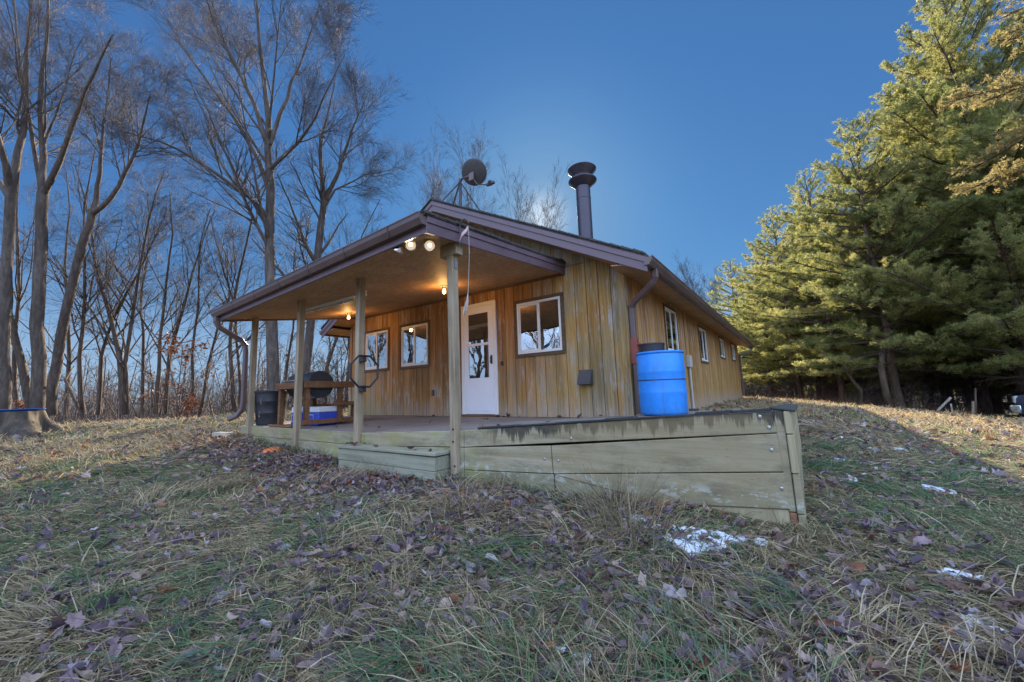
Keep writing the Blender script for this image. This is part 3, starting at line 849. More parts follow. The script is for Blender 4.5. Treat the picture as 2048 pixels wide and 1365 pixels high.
# ================================================================== DECK
def dzf(x): return float(np.interp(x, [-6.9, -3, -1, 1.85], [-.09, -.095, -.012, .195]))
def dzw(x): return float(np.interp(x, [-6.9, -1, 1.85], [-.045, -.045, .06]))
def dz(x, y): return dzw(x) + (dzf(x) - dzw(x)) * min(1, max(0, -y / 2.4))


deck = thing('deck', (-2.5, -1.2, -.5), 'weathered grey green timber deck in front of the cabin, its right end heaved up', 'deck')
mb = MB(); x = -6.86
while x < 1.8:
    b = min(x + .138, 1.82); y1 = -.004 if b <= .02 else (.75 if x > .02 else -.004)
    yb = -2.372
    for ya, yc in ((yb, -1.2), (-1.2, min(y1, -.004)), (0.0, y1)):
        if yc <= ya: continue
        V = [(p, q, dz(p, q) + o) for o in (-.035, 0) for p, q in ((x, ya), (b, ya), (b, yc), (x, yc))]
        mb.hexa(np.array(V))
    x += .143
mb.build('decking', M['decktop'], deck)


def board(name, pts, y0, y1, mat, par=deck, bolts=()):
    """front board: pts = four (x,z) corners tl,tr,br,bl"""
    tl, tr, br, bl = pts
    V = [(bl[0], y0, bl[1]), (br[0], y0, br[1]), (br[0], y1, br[1]), (bl[0], y1, bl[1]), (tl[0], y0, tl[1]), (tr[0], y0, tr[1]), (tr[0], y1, tr[1]), (tl[0], y1, tl[1])]
    o = MB().hexa(np.array(V)).build(name, M[mat], par, bevel=.005)
    for (x, z) in bolts: MB().lathe([(.011, 0), (.011, .004), (.007, .007)], 12, (x, y0, z), axis=(0, -1, 0)).build('bolt', M['steel'], o, smooth='auto')
    return o


g_ = .004
YD = -2.40
# left part
board('skirt_board', [(-6.86, -.093), (-2.80, -.098), (-2.80, -.262), (-6.86, -.268)], YD, -2.365, 'deck')
board('skirt_board', [(-2.795, -.098), (-1.0, -.016), (-1.0, -.188), (-2.795, -.262)], YD, -2.365, 'deck')
board('skirt_board', [(-6.86, -.273), (-4.9, -.27), (-4.9, -.62), (-6.86, -.6)], YD - .002, -2.365, 'deck')
board('skirt_board', [(-4.895, -.27), (-2.80, -.268), (-2.80, -.72), (-4.895, -.72)], YD - .004, -2.365, 'deck')
board('skirt_board', [(-2.795, -.268), (-1.0, -.194), (-1.0, -.72), (-2.795, -.72)], YD - .002, -2.365, 'deck')
# right part, rows rising to the right
board('skirt_board', [(-.995, -.014), (1.768, .186), (1.79, .05), (-.995, -.188)], YD, -2.365, 'deck', bolts=[(1.70, .155), (1.745, .085), (.28, -.045)])
board('skirt_board', [(-.995, -.194), (.066, -.119), (.078, -.362), (-.995, -.418)], YD - .003, -2.365, 'deck', bolts=[(.0, -.24)])
board('skirt_board', [(.072, -.119), (1.785, .045), (1.80, -.195), (.084, -.362)], YD, -2.365, 'deck', bolts=[(.14, -.245), (1.745, -.06)])
board('skirt_board', [(-.995, -.424), (.082, -.368), (.088, -.72), (-.995, -.78)], YD - .001, -2.365, 'deck')
board('skirt_board', [(.088, -.368), (1.80, -.201), (1.815, -.425), (1.0, -.495), (.0, 0)][:4], YD, -2.365, 'deck', bolts=[(1.775, -.30)])
board('skirt_board', [(.094, -.372), (1.0, -.50), (1.0, -.74), (.094, -.72)], YD + .006, -2.365, 'deck')
board('skirt_board', [(.98, -.50), (1.80, -.431), (1.815, -.8), (.98, -.8)], YD + .012, -2.365, 'deckend')
# dark cap on the edge
V = []
xs = np.linspace(-.80, 1.77, 12)
mb = MB()
for a, b in zip(xs[:-1], xs[1:]):
    hh = .016 + .012 * random.random()
    mb.hexa(np.array([(a, YD - .008, dz(a, -2.4) + .002), (b - .004, YD - .008, dz(b, -2.4) + .002), (b - .004, -2.26, dz(b, -2.26) + .002), (a, -2.26, dz(a, -2.26) + .002), (a, YD - .008, dz(a, -2.4) + hh), (b - .004, YD - .008, dz(b, -2.4) + hh), (b - .004, -2.26, dz(b, -2.26) + hh), (a, -2.26, dz(a, -2.26) + hh)]))
mb.build('edge_cap', M['cap'], deck, bevel=.004)
# corner and end boards, leaning out a little
MB().hexa(np.array([(1.800, -2.398, -.44), (1.838, -2.398, -.44), (1.838, -2.30, -.44), (1.800, -2.30, -.44), (1.778, -2.398, .20), (1.832, -2.398, .20), (1.832, -2.30, .20), (1.778, -2.30, .20)])).build('corner_post', M['deck'], deck, bevel=.005)
MB().hexa(np.array([(1.80, -2.396, -.8), (1.845, -2.396, -.8), (1.845, -2.30, -.8), (1.80, -2.30, -.8), (1.802, -2.396, -.445), (1.84, -2.396, -.445), (1.84, -2.3, -.445), (1.802, -2.3, -.445)])).build('corner_post', M['rust'], deck, bevel=.005)
for z0, z1, xo, mt in ((.045, .19, .0, 'deckend'), (-.2, .041, .004, 'deckend'), (-.445, -.204, .008, 'deck'), (-.8, -.449, .012, 'deck')):
    MB().hexa(np.array([(1.834 + xo, -2.41, z0), (1.874 + xo, -2.405, z0), (1.874 + xo, .75, z0 - .12), (1.834 + xo, .75, z0 - .12), (1.832 + xo, -2.41, z1), (1.872 + xo, -2.405, z1), (1.872 + xo, .75, z1 - .12), (1.832 + xo, .75, z1 - .12)])).build('end_board', M[mt], deck, bevel=.005)
mb = MB(); mb.hexa(np.array([(1.76, -2.40, .20), (1.9, -2.415, .185), (1.9, .75, .08), (1.76, .75, .09), (1.76, -2.40, .22), (1.9, -2.415, .2), (1.9, .75, .1), (1.76, .75, .11)])); mb.build('edge_cap', M['cap'], deck, bevel=.006)
mb = MB(); mb.box((.02, .752, -.8), (1.86, .79, .05)); mb.build('end_board', M['deck'], deck)
mb = MB(); mb.box((-6.9, -2.36, -.7), (-6.862, -.01, -.1)); mb.build('end_board', M['deck'], deck)

step = thing('step', (-2.1, -2.52, -.5), 'low grey green box step in front of the deck, left of the tallest post', 'step')
mb = MB(); mb.hexa(np.array([(-3.02, -2.655, -.272), (-1.17, -2.655, -.262), (-1.17, -2.412, -.262), (-3.02, -2.412, -.272), (-3.02, -2.655, -.237), (-1.17, -2.655, -.226), (-1.17, -2.412, -.226), (-3.02, -2.412, -.237)])); mb.build('tread', M['stepw'], step, bevel=.006)
for z0, z1, dd in ((-.415, -.275, 0), (-.8, -.42, .004)):
    MB().box((-3.0, -2.64 + dd, z0), (-1.19, -2.6, z1)).build('riser', M['stepw'], step, bevel=.004)
    MB().box((-1.225, -2.598, z0), (-1.188, -2.412, z1)).build('side_board', M['stepw'], step, bevel=.004)
    MB().box((-3.0, -2.598, z0), (-2.965, -2.412, z1)).build('side_board', M['stepw'], step, bevel=.004)
# ================================================================== THINGS ON AND ROUND THE CABIN
# satellite dish on the roof
mx, my = -4.46, 1.3; mz = zr(mx)
dish = thing('satellite_dish', (mx, my, mz), 'dark satellite dish seen from behind on a braced mast at the roof ridge', 'satellite dish')
MB().tube([(mx, my, mz - .03), (mx, my, 5.78)], .035, 12).build('mast', M['black'], dish, smooth='auto')
for ft in ((-4.02, -.3, zr(-4.02)), (-3.72, 1.95, zr(-3.72)), (-5.9, 1.35, zr(-5.9))):
    MB().tube([(mx, my, 5.72), ft], .019, 8).build('strut', M['black'], dish, smooth='auto')
MB().tube([(mx + .17, my + .15, 5.16), (mx - .02, my, 4.9)], .014, 8).build('strut', M['black'], dish)
nrm = np.array([-.40, .76, .52]); nrm /= np.linalg.norm(nrm)
ctr = np.array([-4.02, 1.33, 5.82])
prof = [(r, .32 * r * r) for r in np.linspace(.003, .31, 9)] + [(.318, .034), (.318, .026)] + [(r, .32 * r * r - .012) for r in np.linspace(.31, .003, 9)]
MB().lathe(prof, 48, tuple(ctr), axis=tuple(nrm), cap=False).build('reflector', M['darkgrey'], dish, smooth='auto', angle=60)
mb = MB(); mb.tube([(mx, my, 5.70), (mx + .1, my - .03, 5.76), tuple(ctr + np.array([-.04, -.02, -.08]))], .03, 10); mb.box((ctr[0] - .12, ctr[1] - .07, ctr[2] - .22), (ctr[0] + .03, ctr[1] - .03, ctr[2] - .02)); mb.build('mount_bracket', M['gutter'], dish, bevel=.006)
mb = MB(); mb.tube([(ctr[0] - .02, ctr[1] - .04, ctr[2] - .16), (ctr[0] + .10, ctr[1] + .0, ctr[2] - .36), (ctr[0] + .30, ctr[1] + .22, ctr[2] - .34)], .016, 8); mb.build('feed_arm', M['darkgrey'], dish, smooth='auto')
mb = MB(); mb.lathe([(.03, -.06), (.05, -.03), (.05, .06), (.035, .08)], 16, (ctr[0] + .32, ctr[1] + .24, ctr[2] - .30), axis=(.1, -.6, .5)); mb.box((ctr[0] + .2, ctr[1] + .2, ctr[2] - .34), (ctr[0] + .44, ctr[1] + .28, ctr[2] - .28)); mb.build('feed_horn', M['darkgrey'], dish, bevel=.006)


# ------------------------------------------------ lamps
def light(name, loc, energy, kind='POINT', color=(1, .56, .2), par=None, direction=None, size=.04):
    l = bpy.data.lights.new(name, kind); l.energy = energy; l.color = color; l.shadow_soft_size = size
    o = bpy.data.objects.new(name, l); COL.objects.link(o)
    if kind == 'SPOT': l.spot_size = rad(75); l.spot_blend = .6
    if direction is not None: o.rotation_euler = (-Vector(direction)).to_track_quat('Z', 'Y').to_euler()
    if par is not None:
        o.parent = par; o.location = Vector(loc) - par.location
    else: o.location = loc
    return o


def flood(loc, d, label, arm_to):
    loc = np.array(loc); d = np.array(d, float); d /= np.linalg.norm(d)
    t = thing('floodlight', tuple(loc), label, 'floodlight', 'lit floodlights under the porch corner')
    MB().lathe([(.018, -.135), (.028, -.13), (.03, -.085), (.042, -.07), (.060, -.02), (.062, .0), (.056, .006)], 24, tuple(loc), axis=tuple(d), cap=False).build('lamp_housing', M['chrome'], t, smooth='auto', angle=50)
    MB().lathe([(.001, .006), (.03, .004), (.05, -.002), (.056, -.006)], 24, tuple(loc), axis=tuple(d), cap=False).build('reflector', M['flood'], t, smooth=True)
    MB().lathe([(.001, .016), (.018, .013), (.028, .004), (.029, -.004)], 20, tuple(loc - d * .002 + np.array([0, 0, .006])), axis=tuple(d), cap=False).build('bulb', M['hot'], t, smooth=True)
    MB().tube([tuple(loc - d * .13), tuple((loc - d * .17 + np.array(arm_to)) / 2), tuple(arm_to)], .013, 8).build('bracket', M['steel'], t, smooth='auto')
    light('flood_glow', tuple(loc + d * .05), 3.5, 'SPOT', (1, .72, .38), t, d, .05)
    return t


flood((-1.34, -2.83, 2.005), (.62, -.72, -.18), 'lit round floodlight facing the camera, between the other two lamps', (-1.40, -2.76, pz(-1.40, -2.76)))
flood((-1.16, -2.72, 1.985), (.78, -.42, -.35), 'lit round floodlight nearest the porch post, under the rake board', (-1.27, -2.66, pz(-1.27, -2.66)))
flood((-1.53, -2.86, 1.975), (-.55, -.15, -.75), 'floodlight seen from the side, aimed down to the left under the gutter', (-1.42, -2.74, pz(-1.42, -2.74)))


def porch_light(x, y, label, e):
    z = pz(x, y)
    t = thing('porch_light', (x, y, z), label, 'porch light', 'bare bulbs on the porch ceiling')
    MB().lathe([(.06, z - .001), (.058, z - .018), (.03, z - .032), (.026, z - .05)], 24, (x, y, 0)).build('lamp_holder', M['white'], t, smooth='auto')
    MB().lathe([(.014, z - .045), (.02, z - .065), (.032, z - .09), (.034, z - .105), (.026, z - .13), (.008, z - .142)], 20, (x, y, 0)).build('bulb', M['bulb'], t, smooth=True)
    light('bulb_glow', (x, y, z - .19), e, 'POINT', (1, .52, .17), t, None, .035)
    return t


porch_light(-2.72, -.99, 'lit bare bulb on the porch ceiling left of the tallest post', 3.0)
porch_light(-5.80, -.85, 'lit bare bulb at the far end of the porch ceiling', 3.0)
z = pz(-3.6, -1.9); sk = thing('ceiling_socket', (-3.6, -1.9, z), 'small white unlit ball socket on the porch ceiling beside a post', 'lamp socket')
MB().lathe([(.03, z), (.03, z - .015), (.012, z - .02), (.012, z - .035)], 16, (-3.6, -1.9, 0)).build('base', M['white'], sk, smooth='auto')
MB().lathe([(.006, z - .03), (.022, z - .042), (.03, z - .06), (.022, z - .078), (.004, z - .088)], 16, (-3.6, -1.9, 0)).build('ball', M['coolerlid'], sk, smooth=True)
a, b = np.array([-5.50, -1.93, 0]), np.array([-4.0, -1.82, 0])
ft = thing('strip_light', (-4.75, -1.88, pz(-4.75, -1.88)), 'long white unlit strip light under the porch ceiling between two posts', 'strip light')
za, zb_ = pz(a[0], a[1]), pz(b[0], b[1])
MB().hexa(np.array([(a[0], a[1] - .05, za - .045), (b[0], b[1] - .05, zb_ - .045), (b[0], b[1] + .05, zb_ - .045), (a[0], a[1] + .05, za - .045), (a[0], a[1] - .06, za - .002), (b[0], b[1] - .06, zb_ - .002), (b[0], b[1] + .06, zb_ - .002), (a[0], a[1] + .06, za - .002)])).build('casing', M['white'], ft, bevel=.005)
MB().tube([(a[0] + .03, a[1], za - .062), (b[0] - .03, b[1], zb_ - .062)], .018, 12).build('tube', M['coolerlid'], ft, smooth='auto')

# octagonal bar on the second tallest post
oc = thing('grab_bar', (-2.81, -2.41, .72), 'black octagonal metal bar bolted to the post beside the step', 'grab bar')
r = .225; cs = np.array([(-2.79, -2.42 + r * math.cos(math.pi / 8 + k * math.pi / 4), .72 + r * math.sin(math.pi / 8 + k * math.pi / 4)) for k in range(9)])
mb = MB()
for k in range(8): mb.tube([cs[k], cs[k + 1]], .014, 8)
mb.build('ring', M['black'], oc, smooth='auto')
for z in (.905, .50):
    MB().box((-2.876, -2.45, z - .055), (-2.795, -2.385, z + .03)).build('bracket', M['black'], oc, bevel=.004)

# hook on the porch rake and the cord hanging from it
hk = thing('wall_hook', (-.925, -2.5, 2.1), 'curved metal hook with a faded ribbon fixed to the porch rake board', 'hook')
ang = np.linspace(math.pi, -.25, 12)
arc = [(-.838 + .065 * math.cos(t), -2.51, 2.20 + .07 * math.sin(t)) for t in ang]
MB().tube([(-.915, -2.5, 1.99), (-.912, -2.5, 2.08)] + arc, .0075, 8).build('rod', M['darkgrey'], hk, smooth='auto')
mb = MB(); rp = [(-.90, -2.515, 2.035), (-.86, -2.53, 2.085), (-.80, -2.525, 2.12), (-.775, -2.52, 2.15)]
mb.add([(x, y, z + dz_) for x, y, z in rp for dz_ in (-.022, .022)] + [(x, y - .004, z + dz_) for x, y, z in rp for dz_ in (-.022, .022)], [np.array([(0, 2, 3, 1), (2, 4, 5, 3), (4, 6, 7, 5), (8, 9, 11, 10), (10, 11, 13, 12), (12, 13, 15, 14)])])
mb.build('ribbon', M['ribbon'], hk)
cd_ = thing('frayed_rope', (-.775, -2.51, 2.15), 'thin pale cord hanging from the hook with a frayed lower end', 'cord')
MB().tube([(-.775, -2.512, 2.17), (-.77, -2.512, 1.9), (-.785, -2.512, 1.6), (-.80, -2.512, 1.42)], .0026, 6).build('cord', M['rope'], cd_, smooth='auto')
mb = MB()
for k in range(5):
    o = random.uniform(-.018, .018); e = -.87 + random.uniform(-.02, .02)
    mb.tube([(-.80, -2.512, 1.43), (-.812 + o * .6, -2.512 + o * .4, 1.34), (-.835 + o, -2.512 + o, 1.26), (e, -2.512 + o, 1.18 + random.uniform(0, .06))], [.004, .006, .006, .003], 6)
mb.build('frayed_end', M['rope'], cd_, smooth='auto')

# blue barrel with a black tub
bx_, by_ = .50, -.26; bz = dz(bx_, by_) + .006
dr = thing('plastic_barrel', (bx_, by_, bz), 'big bright blue plastic barrel standing at the cabin corner', 'barrel')
R_ = .288
MB().lathe([(R_ - .03, 0), (R_ - .008, .012), (R_, .04), (R_ + .001, .26), (R_ + .004, .275), (R_ + .004, .295), (R_ + .001, .31), (R_ + .002, .52), (R_ + .005, .535), (R_ + .005, .555), (R_ + .002, .57), (R_, .76), (R_ - .006, .775)], 64, (bx_, by_, bz)).build('body', M['blue'], dr, smooth='auto', angle=60)
MB().lathe([(R_ - .01, .772), (R_ + .006, .776), (R_ + .011, .786), (R_ + .008, .80), (R_ - .01, .805), (R_ - .02, .792), (.01, .79)], 64, (bx_, by_, bz)).build('rim', M['blue'], dr, smooth='auto', angle=60)
MB().lathe([(R_ + .0035, .437), (R_ + .0065, .44), (R_ + .0065, .446), (R_ + .0035, .45)], 64, (bx_, by_, bz), cap=False).build('strap', M['blackplastic'], dr, smooth=True)
tb = MB().lathe([(.148, .793), (.155, .80), (.165, .91), (.172, .915), (.172, .93), (.16, .93), (.15, .81), (.005, .805)], 40, (bx_ - .11, by_ + .06, bz)).build('tub', M['blackplastic'], None, smooth='auto')
tag(tb, 'short black round tub lying on top of the blue barrel', 'tub')

# black trash barrel at the left end of the porch
tx, ty = -6.38, -2.08; tz = dz(tx, ty) + .004
tc_ = thing('trash_barrel', (tx, ty, tz), 'black ribbed barrel with wire handles beside the far left porch post', 'barrel')
MB().lathe([(.22, 0), (.235, .01), (.252, .2), (.256, .21), (.257, .225), (.255, .235), (.271, .42), (.275, .43), (.276, .445), (.274, .455), (.287, .60)], 48, (tx, ty, tz)).build('body', M['blackplastic'], tc_, smooth='auto', angle=50)
MB().lathe([(.286, .595), (.305, .6), (.308, .625), (.29, .64), (.12, .655), (.01, .658)], 48, (tx, ty, tz)).build('lid', M['blackplastic'], tc_, smooth='auto', angle=50)
for (px_, py_, pz_) in ((tx + .18, ty - .215, tz + .5), (tx + .14, ty - .22, tz + .26)):
    MB().tube([(px_ - .0, py_ - .02, pz_), (px_ + .02, py_ - .045, pz_ - .02), (px_ + .02, py_ - .045, pz_ - .1), (px_, py_ - .015, pz_ - .12)], .007, 6).build('handle', M['steel'], tc_, smooth='auto')

# timber grill cart with barrel grill
CX0, CX1, CY0, CY1, CYL = -5.58, -4.60, -2.30, -1.72, -1.40
ct = thing('grill_cart', (-5.2, -1.9, -.07), 'rough brown timber cart with a lower rear shelf, holding the black grill', 'cart')
lg = .075
for (x, y, zt) in ((CX0, CY0, .555), (CX1 - lg, CY0, .555), (CX0, CY1, .555), (CX1 - lg, CY1, .555), (CX1 - lg, CYL - .04, .24), (CX0, CYL - .04, .24)):
    MB().box((x, y, dz(x, y) + .03), (x + lg, y + lg, zt)).build('leg', M['cart'], ct, bevel=.004)
for lo, hi in (((CX0 - .03, CY0 - .04, .556), (CX1 + .03, CY0 - .001, .665)), ((CX0 - .03, CY1 + lg + .001, .556), (CX1 + .03, CY1 + lg + .04, .665)), ((CX1 + .001, CY0, .558), (CX1 + .04, CY1 + lg + .22, .668)), ((CX0 - .04, CY0, .558), (CX0 - .001, CY1 + lg, .668)),
               ((CX1 + .001, CY1 - .1, .25), (CX1 + .04, CYL + .06, .315)), ((CX1 + .001, CY0 - .06, -.04), (CX1 + .045, CYL + .05, .035)), ((CX0 - .22, CY0 - .06, dz(-6, -2.3) + .004), (CX1 - .35, CY0 + .1, dz(-6, -2.3) + .035))):
    MB().box(lo, hi).build('rail', M['cart'], ct, bevel=.004)
MB().box((CX0, CY1 + lg + .045, .242), (CX1, CYL + .05, .272)).build('shelf', M['cart'], ct, bevel=.004)
gx0, gx1, gy, gz, gr = -5.52, -4.72, -1.98, .60, .235
gl_ = thing('barrel_grill', (-5.2, gy, gz), 'black barrel grill with closed domed lid sitting in the timber cart', 'grill')
th = np.linspace(0, math.pi, 15)
MB().prism([(gy + gr * math.cos(t), gz + .02 + gr * math.sin(t)) for t in th], 'x', gx0, gx1).build('lid', M['black'], gl_, bevel=.012, smooth='auto')
th2 = np.linspace(math.pi, 2 * math.pi, 13)
MB().prism([(gy + (gr - .006) * math.cos(t), gz + .012 + (gr - .006) * math.sin(t)) for t in th2], 'x', gx0 + .006, gx1 - .006).build('firebox', M['black'], gl_, bevel=.01, smooth='auto')
MB().lathe([(.03, 0), (.03, .012), (.005, .014)], 16, (-4.98, gy - .13, gz + .02 + .205), axis=(0, -.55, .83)).build('thermometer', M['steel'], gl_)
MB().tube([(-5.5, gy - gr - .0, gz + .1), (-5.5, gy - gr - .05, gz + .1), (-4.9, gy - gr - .05, gz + .1), (-4.9, gy - gr, gz + .1)], .01, 8).build('handle', M['steel'], gl_, smooth='auto')


def cooler(x0, x1, y0, y1, label):
    z = dz((x0 + x1) / 2, (y0 + y1) / 2) + .004
    t = thing('cooler', ((x0 + x1) / 2, (y0 + y1) / 2, z), label, 'cooler', 'blue coolers under the grill')
    MB().box((x0, y0, z), (x1, y1, z + .22)).build('body', M['blue2'], t, bevel=.025, segs=3)
    MB().box((x0 + .005, y0 + .005, z + .222), (x1 - .005, y1 - .005, z + .315)).build('lid', M['coolerlid'], t, bevel=.018, segs=3)
    xm = (x0 + x1) / 2
    MB().tube([(xm - .1, y0 - .004, z + .18), (xm - .1, y0 - .02, z + .18), (xm + .1, y0 - .02, z + .18), (xm + .1, y0 - .02, z + .07), (xm - .1, y0 - .02, z + .07), (xm - .1, y0 - .02, z + .17)], .009, 6).build('handle', M['greyplastic'], t)
    return t


cooler(-5.48, -5.12, -2.12, -1.78, 'blue cooler with white lid under the grill, behind the front left cart leg')
cooler(-5.10, -4.66, -2.05, -1.70, 'blue cooler with white lid and pale square handle under the right half of the grill')
z = dz(-4.9, -1.38) + .004
pt = thing('black_jug', (-5.15, -1.45, z), 'dark rounded jug standing under the low cart shelf', 'jug')
MB().lathe([(.09, 0), (.12, .02), (.125, .11), (.10, .17), (.05, .20), (.042, .215)], 28, (-5.15, -1.45, z)).build('body', M['blackplastic'], pt, smooth=True)
MB().lathe([(.045, .21), (.047, .235), (.01, .238)], 16, (-5.15, -1.45, z)).build('cap', M['black'], pt, smooth='auto')

# stump with blue tray
sx, sy = -10.98, -5.03; sz = g1(sx, sy)
rng = np.random.default_rng(3)
n = 96; a = np.arange(n) / n * 2 * math.pi
lob = np.zeros(n)
for k, (am, w_) in enumerate([(1.0, .35), (.8, .3), (1.1, .28), (.7, .4), (.9, .25), (.8, .3)]):
    lob += am * np.exp(-(((a - k * 1.05 - .3 + math.pi) % (2 * math.pi) - math.pi) / w_) ** 2)
fine = np.sin(a * 17) * .5 + np.sin(a * 31 + 1) * .3 + np.sin(a * 9 + 2) * .4
rows = []
for t, r0, lb in [(-.25, .62, .62), (0, .56, .5), (.08, .54, .36), (.17, .51, .22), (.28, .49, .12), (.38, .48, .08), (.425, .475, .06), (.43, .40, .03), (.43, .01, 0)]:
    rr = (r0 + lob * lb + fine * .018) * .86; rows.append(np.c_[sx + rr * np.cos(a), sy + rr * np.sin(a), np.full(n, sz + t)])
i = np.arange(n); j = (i + 1) % n
mb = MB(); mb.add(np.concatenate(rows), [np.concatenate([np.c_[i + k * n, j + k * n, j + (k + 1) * n, i + (k + 1) * n] for k in range(len(rows) - 1)])])
tag(mb.build('tree_stump', M['stumpwood'], smooth='auto', angle=50), 'wide old tree stump with spreading roots at the left edge of the lawn', 'stump')
tr_ = MB().lathe([(.01, .435), (.39, .437), (.42, .45), (.435, .475), (.445, .475), (.445, .465), (.40, .432)], 48, (sx - .02, sy + .02, sz)).build('plastic_tray', M['bluetray'], None, smooth='auto')
tag(tr_, 'round bright blue plastic tray lying on the tree stump', 'tray')
zz = g1(-10.6, -5.9)
tag(MB().box((-10.75, -6.3, zz + .16), (-10.3, -5.7, zz + .2)).box((-10.7, -6.25, zz - .05), (-10.62, -6.15, zz + .16)).box((-10.45, -5.85, zz - .05), (-10.37, -5.75, zz + .16)).build('low_bench', M['coolerlid'], bevel=.006), 'low pale board bench beside the tree stump at the left edge', 'bench')
z = g1(-6.95, -2.62)
tag(MB().box((-7.25, -2.70, z - .02), (-6.75, -2.56, z + .10), rotz(.2)).build('short_timber', M['bleached'], bevel=.006), 'short weathered timber lying at the left end of the deck', 'timber')

# orange scrap, rusty board
ox, oy = -4.75, -2.72; oz = g1(ox, oy)
mb = MB(); mb.lathe([(.005, .052), (.06, .05), (.115, .035), (.135, .01), (.138, .0), (.13, .006), (.11, .028), (.005, .042)], 28, (ox, oy, oz + .015), axis=(.12, -.22, 1), cap=False)
tag(mb.build('plastic_disc', M['orange'], smooth=True), 'small bright orange plastic disc lying in the leaf litter by the deck', 'disc')
rx = .55; rz = g1(.8, -2.5)
tag(MB().hexa(np.array([(.45, -2.52, -.60), (1.15, -2.50, -.62), (1.16, -2.44, -.62), (.45, -2.46, -.60), (.45, -2.50, -.47), (1.12, -2.47, -.462), (1.12, -2.42, -.462), (.45, -2.45, -.47)])).build('rusty_board', M['rust'], bevel=.006), 'rust brown board leaning low against the deck skirt behind dry grass', 'board')

# loose boards and stakes at the tree line
def stick(name, p, q, r0, r1, mat, label, cat, n=8, group=None):
    p = np.array(p); q = np.array(q); o = MB().tube([p, (p * .55 + q * .45) + np.array([.01, .0, .015]), q], [r0, (r0 + r1) / 2, r1], n).build(name, mat, smooth='auto'); return tag(o, label, cat, group)


def gp_(px, py, d):
    p = at(px, py, d); p[2] = g1(p[0], p[1]) - .05; return p


p = gp_(1866, 825, 13.2); q = at(1902, 795, 13.0)
d_ = q - p; ln = np.linalg.norm(d_); 
mb = MB(); ux = d_ / ln; uy = np.cross((0, 0, 1), ux); uy /= np.linalg.norm(uy); uz = np.cross(ux, uy)
mb.hexa(np.array([p + ux * l + uy * s_ + uz * t for t in (-.032, .032) for l, s_ in ((0, -.015), (ln, -.015), (ln, .015), (0, .015))]))
tag(mb.build('leaning_board', M['bleached'], bevel=.004), 'grey board tilted up out of the grass in front of the dark pines', 'board')
p = gp_(1906, 832, 12.6); tag(MB().box((p[0] - .02, p[1] - .012, p[2]), (p[0] + .02, p[1] + .015, at(1906, 808, 12.6)[2])).build('short_stake', M['bleached'], bevel=.004), 'short pale stake standing between the tilted board and the taller stake', 'stake')
p = gp_(1944, 832, 12.4); q = at(1946, 803, 12.4); stick('fence_stake', p, q, .036, .032, M['post'], 'thick weathered stake with a thin curved stick behind it', 'stake')
q2 = at(1951, 777, 12.6); stick('curved_stick', p + np.array([.08, .1, 0]), q2, .03, .022, M['barkp'], 'thin dark curved stick rising behind the weathered stake', 'stick')

# pickup truck at the right edge
hd = np.array([-.985, .19]); hd /= np.linalg.norm(hd)
fc = at(2022, 830, 12.5)
lt = np.array([-hd[1], hd[0]])
org = fc[:2] - hd * 2.85 - lt * .9
tz_ = g1(org[0] + hd[0] * 1.9, org[1] + hd[1] * 1.9)
trk = bpy.data.objects.new('pickup_truck', None); COL.objects.link(trk)
tag(trk, 'dark blue pickup truck with chrome front parked under the pines at the right edge', 'truck')


def tp(name, mb, mat, par, **k): return mb.build(name, mat, par, local=False, **k)


def arch(cx, r, z, n=10): return [(cx + r * math.cos(t), z + r * math.sin(t)) for t in np.linspace(0, math.pi, n)]


zc = .42
low = [(-2.75, .62), (-2.75, 1.10), (-.62, 1.12), (-.60, 1.14), (1.15, 1.14), (1.25, 1.20), (2.35, 1.15), (2.62, 1.08), (2.70, .98), (2.72, .62), (2.64, .50)] + [(x, z) for x, z in arch(1.95, .50, zc)] + [(1.4, .42), (-1.1, .42)] + [(x, z) for x, z in arch(-1.62, .50, zc)] + [(-2.2, .5)]
tp('body', MB().prism(low[::-1], 'y', -.96, .96), M['truck'], trk, bevel=.05, segs=3, smooth='auto')
cab = [(-.70, 1.10), (-.62, 1.84), (-.45, 1.90), (.55, 1.90), (.75, 1.84), (1.32, 1.18), (1.2, 1.10)]
tp('cab', MB().prism(cab[::-1], 'y', -.82, .82), M['truck'], trk, bevel=.06, segs=3, smooth='auto')
for s_ in (1, -1):
    tp('side_window', MB().prism([(-.5, 1.24), (-.5, 1.76), (.52, 1.78), (.98, 1.26)][::-1], 'y', s_ * .822, s_ * .832), M['glass'], trk)
tp('windscreen', MB().hexa(np.array([(1.27, -.7, 1.26), (1.30, -.7, 1.24), (1.30, .7, 1.24), (1.27, .7, 1.26), (.80, -.66, 1.82), (.82, -.66, 1.83), (.82, .66, 1.83), (.80, .66, 1.82)])), M['glass'], trk)
for x in (1.95, -1.62):
    for s_ in (1, -1):
        whl = tp('wheel', MB().lathe([(.01, .0), (.14, .0), (.2, -.02), (.24, -.01), (.25, -.1)], 32, (x, s_ * .93, zc), axis=(0, s_, 0)), M['chrome'], trk, smooth='auto')
        tp('tyre', MB().lathe([(.245, .01), (.30, .03), (.37, .02), (.41, -.02), (.415, -.2), (.37, -.24), (.25, -.24)], 40, (x, s_ * .93, zc), axis=(0, s_, 0), cap=False), M['rubber'], whl, smooth='auto')
tp('bumper', MB().prism([(2.62, .50), (2.80, .52), (2.86, .60), (2.86, .76), (2.80, .80), (2.62, .78)], 'y', -.98, .98), M['chrome'], trk, bevel=.03, segs=2, smooth='auto')
tp('grille', MB().box((2.66, -.58, .82), (2.755, .58, 1.06)), M['chrome'], trk, bevel=.02)
